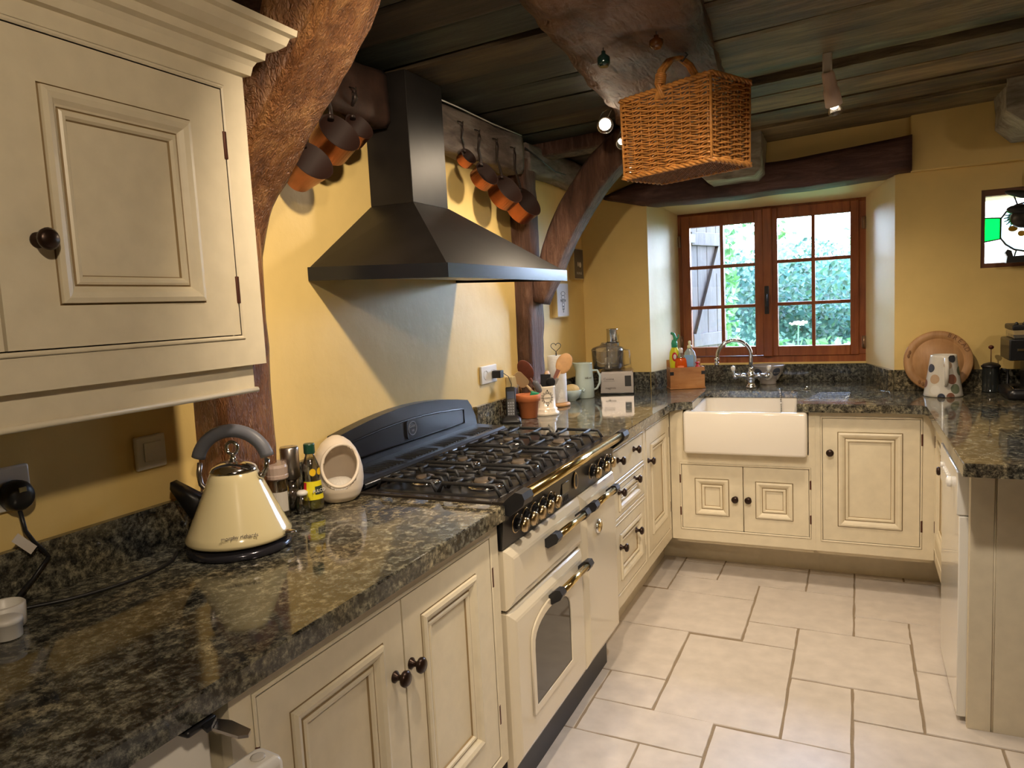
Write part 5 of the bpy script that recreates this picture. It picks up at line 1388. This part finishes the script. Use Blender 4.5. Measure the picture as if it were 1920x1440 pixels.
for i in range(26):
    x = -bw*.95+i*bw*1.9/25; P = [(x, -bd*.95+k*bd*1.9/16, .004+.003*math.sin(k*PI/1.0+i*PI+PI/2)) for k in range(17)]; m.tube(P, .0026, 5)
for i in range(15):
    y = -bd*.95+i*bd*1.9/14; m.tube([(-bw*.95, y, .005), (bw*.95, y, .005)], .0025, 5)
m.build('woven_base', WICKD, c, local=True, fix=False)
m = M(); hx = -.010
for k in range(6):
    a = 2*PI*k/6; o = Vector((math.cos(a)*.0085, math.sin(a)*.0085, 0))
    m.tube([Vector((hx-.018+k*.007, -bd-.003, bh-.030)), Vector((hx-.006, -bd-.001, bh+.012))+o*.6, Vector((hx, -bd+.010, bh+.055))+o, Vector((hx, -bd+.05, bh+.092))+o, Vector((hx, 0, bh+.106))+o, Vector((hx, bd-.05, bh+.092))+o, Vector((hx, bd-.01, bh+.055))+o, Vector((hx, bd, bh-.01))+o], .0056, 6)
for k in range(6): z = bh+.012+k*.0055; m.lathe([(.0155, 0), (.0175, .0028), (.0155, .0055)], (hx-.003, -bd+.002+k*.0012, z), (0, .2, 1), 14)
m.build('handle', WICK, c, local=True, fix=False)
m = M(); h = Vector((BC.x, BC.y, BC.z+bh+.106)); m.tube([(h.x, h.y, 2.22), (h.x, h.y, 2.20), (h.x+.016, h.y, 2.183), (h.x, h.y, 2.166), (h.x-.014, h.y, 2.178)], .003, 8)
tag(m.build('ceiling_hook', PANH, loc=(h.x, h.y, 2.21)), 'iron hook in the beam from which the wicker basket hangs', 'hook')
def hangbottle(x, y, z, r, h, mat, label):
    c = thing('glass_bottle', label, 'bottle', (x, y, z))
    m = M(); m.lathe([(r*.7, 0), (r, .008), (r, h*.6), (r*.35, h*.82), (r*.35, h)], seg=24); m.build('bottle_body', mat, c, local=True)
    m = M(); m.tube([(0, 0, h), (0, 0, 2.215-z)], .0015, 5); m.build('string', PANH, c, local=True)
hangbottle(.80, 2.16, 2.145, .019, .045, plain('dark_green_glass', (.006, .022, .018), .06, spec=.8), 'small dark green glass bottle hanging under the beam above the basket')
hangbottle(.97, 2.12, 2.155, .020, .036, plain('amber_glass', (.09, .03, .006), .08, spec=.8), 'small amber glass jar hanging under the beam above the basket')

# ------------------------------------------------------------------ lamps
BULB, nt, b = new_mat('bulb'); setp(b, col=(1, .8, .6), em=(1, .78, .55), ems=60)
def bulb(parent, p, r=.012):
    m = M(); m.blob(p, r, r, r, 14, 8); return m.build('bulb', BULB, parent)
c = thing('ceiling_spotlight', 'pale cylindrical spotlight on the ceiling boards, right of the basket', 'spotlight', (1.394, 2.90, 2.285))
m = M(); m.box(1.378, 1.410, 2.905, 2.935, 2.215, 2.292, .006); m.build('bracket', WHITE, c)
d0 = Vector((.025, .08, -.13)).normalized(); p0 = Vector((1.394, 2.91, 2.222))
m = M(); m.lathe([(.016, 0), (.021, .01), (.024, .065), (.027, .068), (.030, .125), (.027, .126), (.023, .11), (0, .11)], p0, d0, 24, cap=False); m.build('lamp_body', LAMPW, c)
bulb(c, p0+d0*.126, .016)
m = M(); m.lathe([(.020, .132), (.026, .150), (.024, .158)], p0, d0, 20, cap=False); m.build('glass_shade', THING, c, fix=False)
def cable_lamp(p, aim, label):
    c = thing('cable_spotlight', label, 'spotlight', p); p = Vector(p); a = (Vector(aim)-p).normalized()
    m = M(); m.lathe([(.008, -.035), (.016, -.03), (.030, -.004), (.033, .002), (.029, .002), (.013, -.024), (0, -.026)], p, a, 24, cap=False); m.build('reflector', CHROME, c, fix=False)
    bulb(c, p-a*.008, .013)
    m = M(); m.tube([p-a*.034, p+Vector((.02, .02, .06)), (p.x+.03, p.y+.03, 2.25)], .0018, 6); m.tube([p+Vector((-.03, 0, .01)), p+Vector((-.012, 0, .05)), p+Vector((.01, 0, .06))], .0015, 6); m.build('wire', CHROME, c)
    return c
cable_lamp((.578, 2.87, 2.145), (1.2, 1.2, 1.3), 'lit wire-hung halogen spotlight left of the wicker basket')
cable_lamp((.585, 3.10, 2.115), (.9, 2.3, 1.2), 'smaller lit halogen spotlight half behind the wicker basket')
m = M(); m.tube([(.10, 3.16, 2.17), (.12, 3.32, 2.13), (.13, 3.45, 2.10), (.15, 3.55, 2.095)], .0035, 6)
tag(m.build('lamp_cable', BLKP, loc=(.12, 3.3, 2.13)), 'thin black cable sagging between slim post and brace', 'cable')
m = M(); m.tube([(.30, .0, .0)], .001, 4) if False else None
m.tube([(.112, 2.30, 2.206), (.113, 2.5, 2.208), (.113, 2.8, 2.205), (.112, 3.10, 2.212)], .0028, 6)
tag(m.build('lamp_cable', WHITE, loc=(.11, 2.5, 2.208)), 'thin pale cable along the top of the grey wall beam', 'cable')
m = M(); m.tube([(.40, 1.20, 2.215), (.47, 1.235, 2.17), (.55, 1.245, 2.19), (.64, 1.25, 2.25)], .0035, 6)
tag(m.build('lamp_cable', BLKP, loc=(.5, 1.23, 2.2)), 'black cable looping across the top of the big brace', 'cable')

# ------------------------------------------------------------------ outside
def leafmat(name, c1, c2):
    m, nt, b = new_mat(name); g = nt.nodes.new('ShaderNodeNewGeometry'); r = ramp(nt, [(0, c1), (1, c2)])
    nt.links.new(g.outputs['Random Per Island'], r.inputs['Fac']); nt.links.new(r.outputs['Color'], b.inputs['Base Color']); b.inputs['Roughness'].default_value = .45
    t = nt.nodes.new('ShaderNodeBsdfTranslucent'); nt.links.new(r.outputs['Color'], t.inputs[0]); mx = nt.nodes.new('ShaderNodeMixShader'); mx.inputs[0].default_value = .35
    nt.links.new(b.outputs[0], mx.inputs[1]); nt.links.new(t.outputs[0], mx.inputs[2]); nt.links.new(mx.outputs[0], nt.nodes['Material Output'].inputs[0])
    return m
LEAF = leafmat('hedge_leaves', (.008, .030, .020), (.055, .135, .075))
LEAF2 = leafmat('ivy_leaves', (.04, .12, .035), (.12, .26, .09))
def leaf(m, p, s, d=None):
    q = Quaternion((random.gauss(0, 1), random.gauss(0, 1), random.gauss(0, 1), random.gauss(0, 1))).normalized()
    if d is not None: q = Vector((0, 0, 1)).rotation_difference(Vector(d)+Vector((random.gauss(0, .5), random.gauss(0, .5), random.gauss(0, .5)))) @ Quaternion((0, 0, 1), random.uniform(0, 6.3))
    pts = [(-.5, 0, 0), (-.1, -.32, .08), (.5, 0, 0), (-.1, .32, .08)]
    vs = [m.v(p+q @ Vector(a)*s) for a in pts]
    m.f([vs[0], vs[1], vs[2]]); m.f([vs[0], vs[2], vs[3]])
m = M(); m.box(-8, 8, 4.80, 14, -.6, .35)
struct(m.build('ground_outside', plain('grass', (.08, .17, .06), .9, var=.3, bscale=3)))
m = M(); m.prism([(9.5, .3), (18, 1.7), (18, .3)], 'x', -9, 9)
struct(m.build('ground_slope', plain('pale_grass', (.30, .42, .26), .9, var=.25, bscale=6)))
# hedge
m = M()
for i in range(16000):
    x = random.uniform(-2.6, 3.0); t = random.random()
    zt = 1.86+.10*math.sin(x*2.3)+.06*math.sin(x*6+1)
    z = .35+(zt-.35)*t; y = 7.6+.25*math.sin(x*3+z*4)+.15*math.sin(z*7)-.25*(1-t)+random.uniform(0, .25)
    if t > .93: y += random.uniform(0, .7)
    leaf(m, Vector((x, y, z)), random.uniform(.035, .075), (0, -1, .5))
h = m.build('foliage', LEAF, None, fix=False)
hc = thing('hedge', 'thick leafy hedge across the garden seen through the window', 'hedge', (.2, 7.9, .35))
h.parent = hc; h.location = (-.2, -7.9, -.35); 
m = M(); m.box(-2.6, 3.0, 8.05, 8.6, .35, 1.75); m.build('hedge_core', plain('hedge_dark', (.03, .09, .07), .9), hc)
# ivy covered trunk
tc = thing('ivy_tree', 'tree trunk wrapped in pale ivy seen through the left casement', 'tree', (.30, 6.5, .35))
m = M(); m.tube([(.30, 6.5, .3), (.33, 6.5, 1.2), (.30, 6.5, 2.0), (.22, 6.5, 3.4)], [.10, .09, .085, .07], 12); m.build('trunk', plain('bark', (.22, .17, .13), .9, bump=.6, bscale=20), tc)
m = M()
for i in range(3500):
    z = random.uniform(.4, 3.2); a = random.uniform(0, 2*PI); r = .10+random.random()**1.5*(.17 if z < 2.0 else .28)
    leaf(m, Vector((.31+r*math.cos(a), 6.5+r*math.sin(a)*.8, z)), random.uniform(.05, .10))
m.build('ivy', LEAF2, tc, fix=False)
# hanging branches
tb = thing('overhanging_branch', 'leafy branches hanging into the top of the right casement', 'branch', (1.3, 6.3, 2.6))
m = M(); BRS = [[(-.2, 6.4, 2.45), (.6, 6.3, 2.12), (1.02, 6.2, 1.90)], [(2.6, 6.4, 2.5), (1.9, 6.3, 2.10), (1.42, 6.2, 1.84)], [(2.4, 6.5, 2.25), (1.8, 6.4, 1.97), (1.5, 6.3, 1.76)], [(.3, 6.3, 2.5), (.80, 6.3, 2.05), (.90, 6.3, 1.80)]]
for P in BRS: m.tube(P, .006, 5)
m.build('twigs', plain('twig', (.12, .09, .06), .8), tb)
m = M()
for P in BRS:
    for i in range(75):
        t = random.random()*2; k = min(int(t), 1); f = t-k; p = Vector(P[k]).lerp(Vector(P[k+1]), f)
        leaf(m, p+Vector((random.gauss(0, .07), random.gauss(0, .07), random.gauss(-.02, .06))), random.uniform(.05, .10))
m.build('leaves', LEAF2, tb, fix=False)
# cow parsley
fl = thing('white_flower', 'white umbel flower in front of the hedge', 'flower', (1.03, 6.9, .35))
m = M(); m.tube([(1.03, 6.9, .35), (1.02, 6.9, .8), (1.03, 6.9, 1.16)], .006, 6); m.build('stem', LEAF2, fl)
m = M()
for i in range(40): a = random.uniform(0, 6.3); r = random.random()**.5*.07; m.blob((1.03+r*math.cos(a), 6.9+r*math.sin(a), 1.17+random.uniform(-.01, .02)), .011, .011, .008, 6, 4)
m.build('umbel', WHITE, fl)
m = M()
for i in range(450): leaf(m, Vector((random.uniform(.1, 2.2), random.uniform(6.7, 7.2), .75+random.random()*.28)), random.uniform(.06, .12))
tag(m.build('shrub', LEAF2, loc=(1.1, 6.9, .35), fix=False), 'low pale green shrubs growing in front of the hedge', 'shrub')
# shutter opened outwards
sh = thing('window_shutter', 'open weathered plank shutter outside the left casement', 'shutter', (.52, 4.85, 1.0))
SHW = wood('shutter_wood', (.040, .033, .031), (.060, .050, .046), (.085, .070, .064), (9, 9, 1.5), .8, .4)
T_ = Matrix.Translation((.50, 4.80, 0)) @ Matrix.Rotation(R(68), 4, 'Z')
for i in range(4):
    m = M(T_); m.box(i*.115, i*.115+.112, 0, .024, 1.03, 1.97, .003); m.build('plank', SHW, sh)
for z in (1.12, 1.78):
    m = M(T_); m.box(.02, .43, -.024, -.001, z, z+.085, .003); m.build('batten', SHW, sh)
m = M(T_); m.prism([(.05, 1.205), (.11, 1.205), (.40, 1.78), (.34, 1.78)], 'y', -.022, -.001); m.build('brace', SHW, sh)
m = M(T_); m.box(-.01, .05, -.030, -.025, 1.795, 1.85); m.build('hinge', LEAD, sh)

# ------------------------------------------------------------------ lights
def light(kind, name, loc, energy, col, size=.03, aim=None, spot=None, blend=.6, sx=None, sy=None):
    L = bpy.data.lights.new(name, kind); L.energy = energy; L.color = col
    if kind in ('POINT', 'SPOT'): L.shadow_soft_size = size
    if kind == 'SPOT': L.spot_size = R(spot); L.spot_blend = blend
    if kind == 'AREA': L.shape = 'RECTANGLE'; L.size = sx; L.size_y = sy
    o = bpy.data.objects.new(name, L); COL.objects.link(o); o.location = loc
    if aim: o.rotation_euler = (Vector(aim)-Vector(loc)).to_track_quat('-Z', 'Y').to_euler()
    return o
WARM = (1, .80, .57)
light('SPOT', 'spot_near', (1.02, 1.08, 2.17), 66, WARM, .03, (.20, 2.25, 1.0), 108, .9)
light('SPOT', 'spot_hood_right', (.60, 2.84, 2.10), 22, WARM, .03, (.35, 2.55, 1.0), 150, .6)
light('SPOT', 'spot_far', (.64, 3.06, 2.05), 12, WARM, .06, (1.2, 3.4, .6), 150, .6)
light('SPOT', 'spot_right', (1.425, 3.01, 2.06), 24, WARM, .03, (1.60, 3.75, .3), 110, .8)
light('SPOT', 'fill_behind', (1.9, -.3, 2.2), 52, WARM, .05, (.45, .8, 1.15), 92, .9)  # added fill behind the camera, brightens the near worktop and cupboard
light('SPOT', 'spot_peninsula', (2.9, 2.2, 2.25), 16, WARM, .05, (2.2, 3.0, .9), 120, .8)
light('SPOT', 'spot_floor', (1.5, 1.5, 2.2), 58, (1, .87, .72), .05, (1.4, 2.5, 0), 105, .8)
p = light('AREA', 'window_portal', (1.01, 4.79, 1.50), 1, (1, 1, 1), aim=(1.01, 3.0, 1.50), sx=1.0, sy=.86); p.data.cycles.is_portal = True
p = light('AREA', 'small_window_portal', (2.247, 4.77, 1.70), 1, (1, 1, 1), aim=(2.247, 3.0, 1.70), sx=.40, sy=.35); p.data.cycles.is_portal = True
s = light('SUN', 'hazy_sun', (0, 0, 6), 3.0, (.75, .88, 1)); s.data.angle = R(8); s.rotation_euler = (R(-38), R(20), 0)

wd = bpy.data.worlds.new('sky'); sc.world = wd; wd.use_nodes = True
nt = wd.node_tree; bg = nt.nodes['Background']
tc = nt.nodes.new('ShaderNodeTexCoord'); sp = nt.nodes.new('ShaderNodeSeparateXYZ'); r = ramp(nt, [(.0, (.54, .62, .80)), (.5, (.62, .72, .95)), (.62, (.60, .70, .97)), (1, (.42, .60, 1.0))])
mp = nt.nodes.new('ShaderNodeMapRange'); mp.inputs[1].default_value = -1
nt.links.new(tc.outputs['Generated'], sp.inputs[0]); nt.links.new(sp.outputs['Z'], mp.inputs[0]); nt.links.new(mp.outputs[0], r.inputs['Fac']); nt.links.new(r.outputs['Color'], bg.inputs[0])
bg.inputs[1].default_value = 36.0

# ------------------------------------------------------------------ camera
cam = bpy.data.cameras.new('camera'); co = bpy.data.objects.new('camera', cam); COL.objects.link(co)
yaw, pitch, roll = CAMROT
f = Vector((-math.sin(yaw)*math.cos(pitch), math.cos(yaw)*math.cos(pitch), math.sin(pitch)))
r_ = Vector((math.cos(yaw), math.sin(yaw), 0)); u_ = r_.cross(f)
r2 = math.cos(roll)*r_+math.sin(roll)*u_; u2 = -math.sin(roll)*r_+math.cos(roll)*u_
mt = Matrix((r2, u2, -f)).transposed().to_4x4(); mt.translation = Vector(CAMLOC); co.matrix_world = mt
cam.sensor_fit = 'HORIZONTAL'; cam.sensor_width = 36; cam.lens = 36*CAMF/1920; cam.clip_start = .02
sc.camera = co
sc.view_settings.view_transform = 'Standard'; sc.view_settings.look = 'None'; sc.view_settings.gamma = 1; sc.view_settings.use_curve_mapping = False
sc.view_settings.exposure = 0.3
cy = sc.cycles
cy.max_bounces = 7; cy.diffuse_bounces = 4; cy.glossy_bounces = 4; cy.transmission_bounces = 6; cy.transparent_max_bounces = 12
cy.caustics_reflective = False; cy.caustics_refractive = False; cy.sample_clamp_indirect = 4.0; cy.use_denoising = True
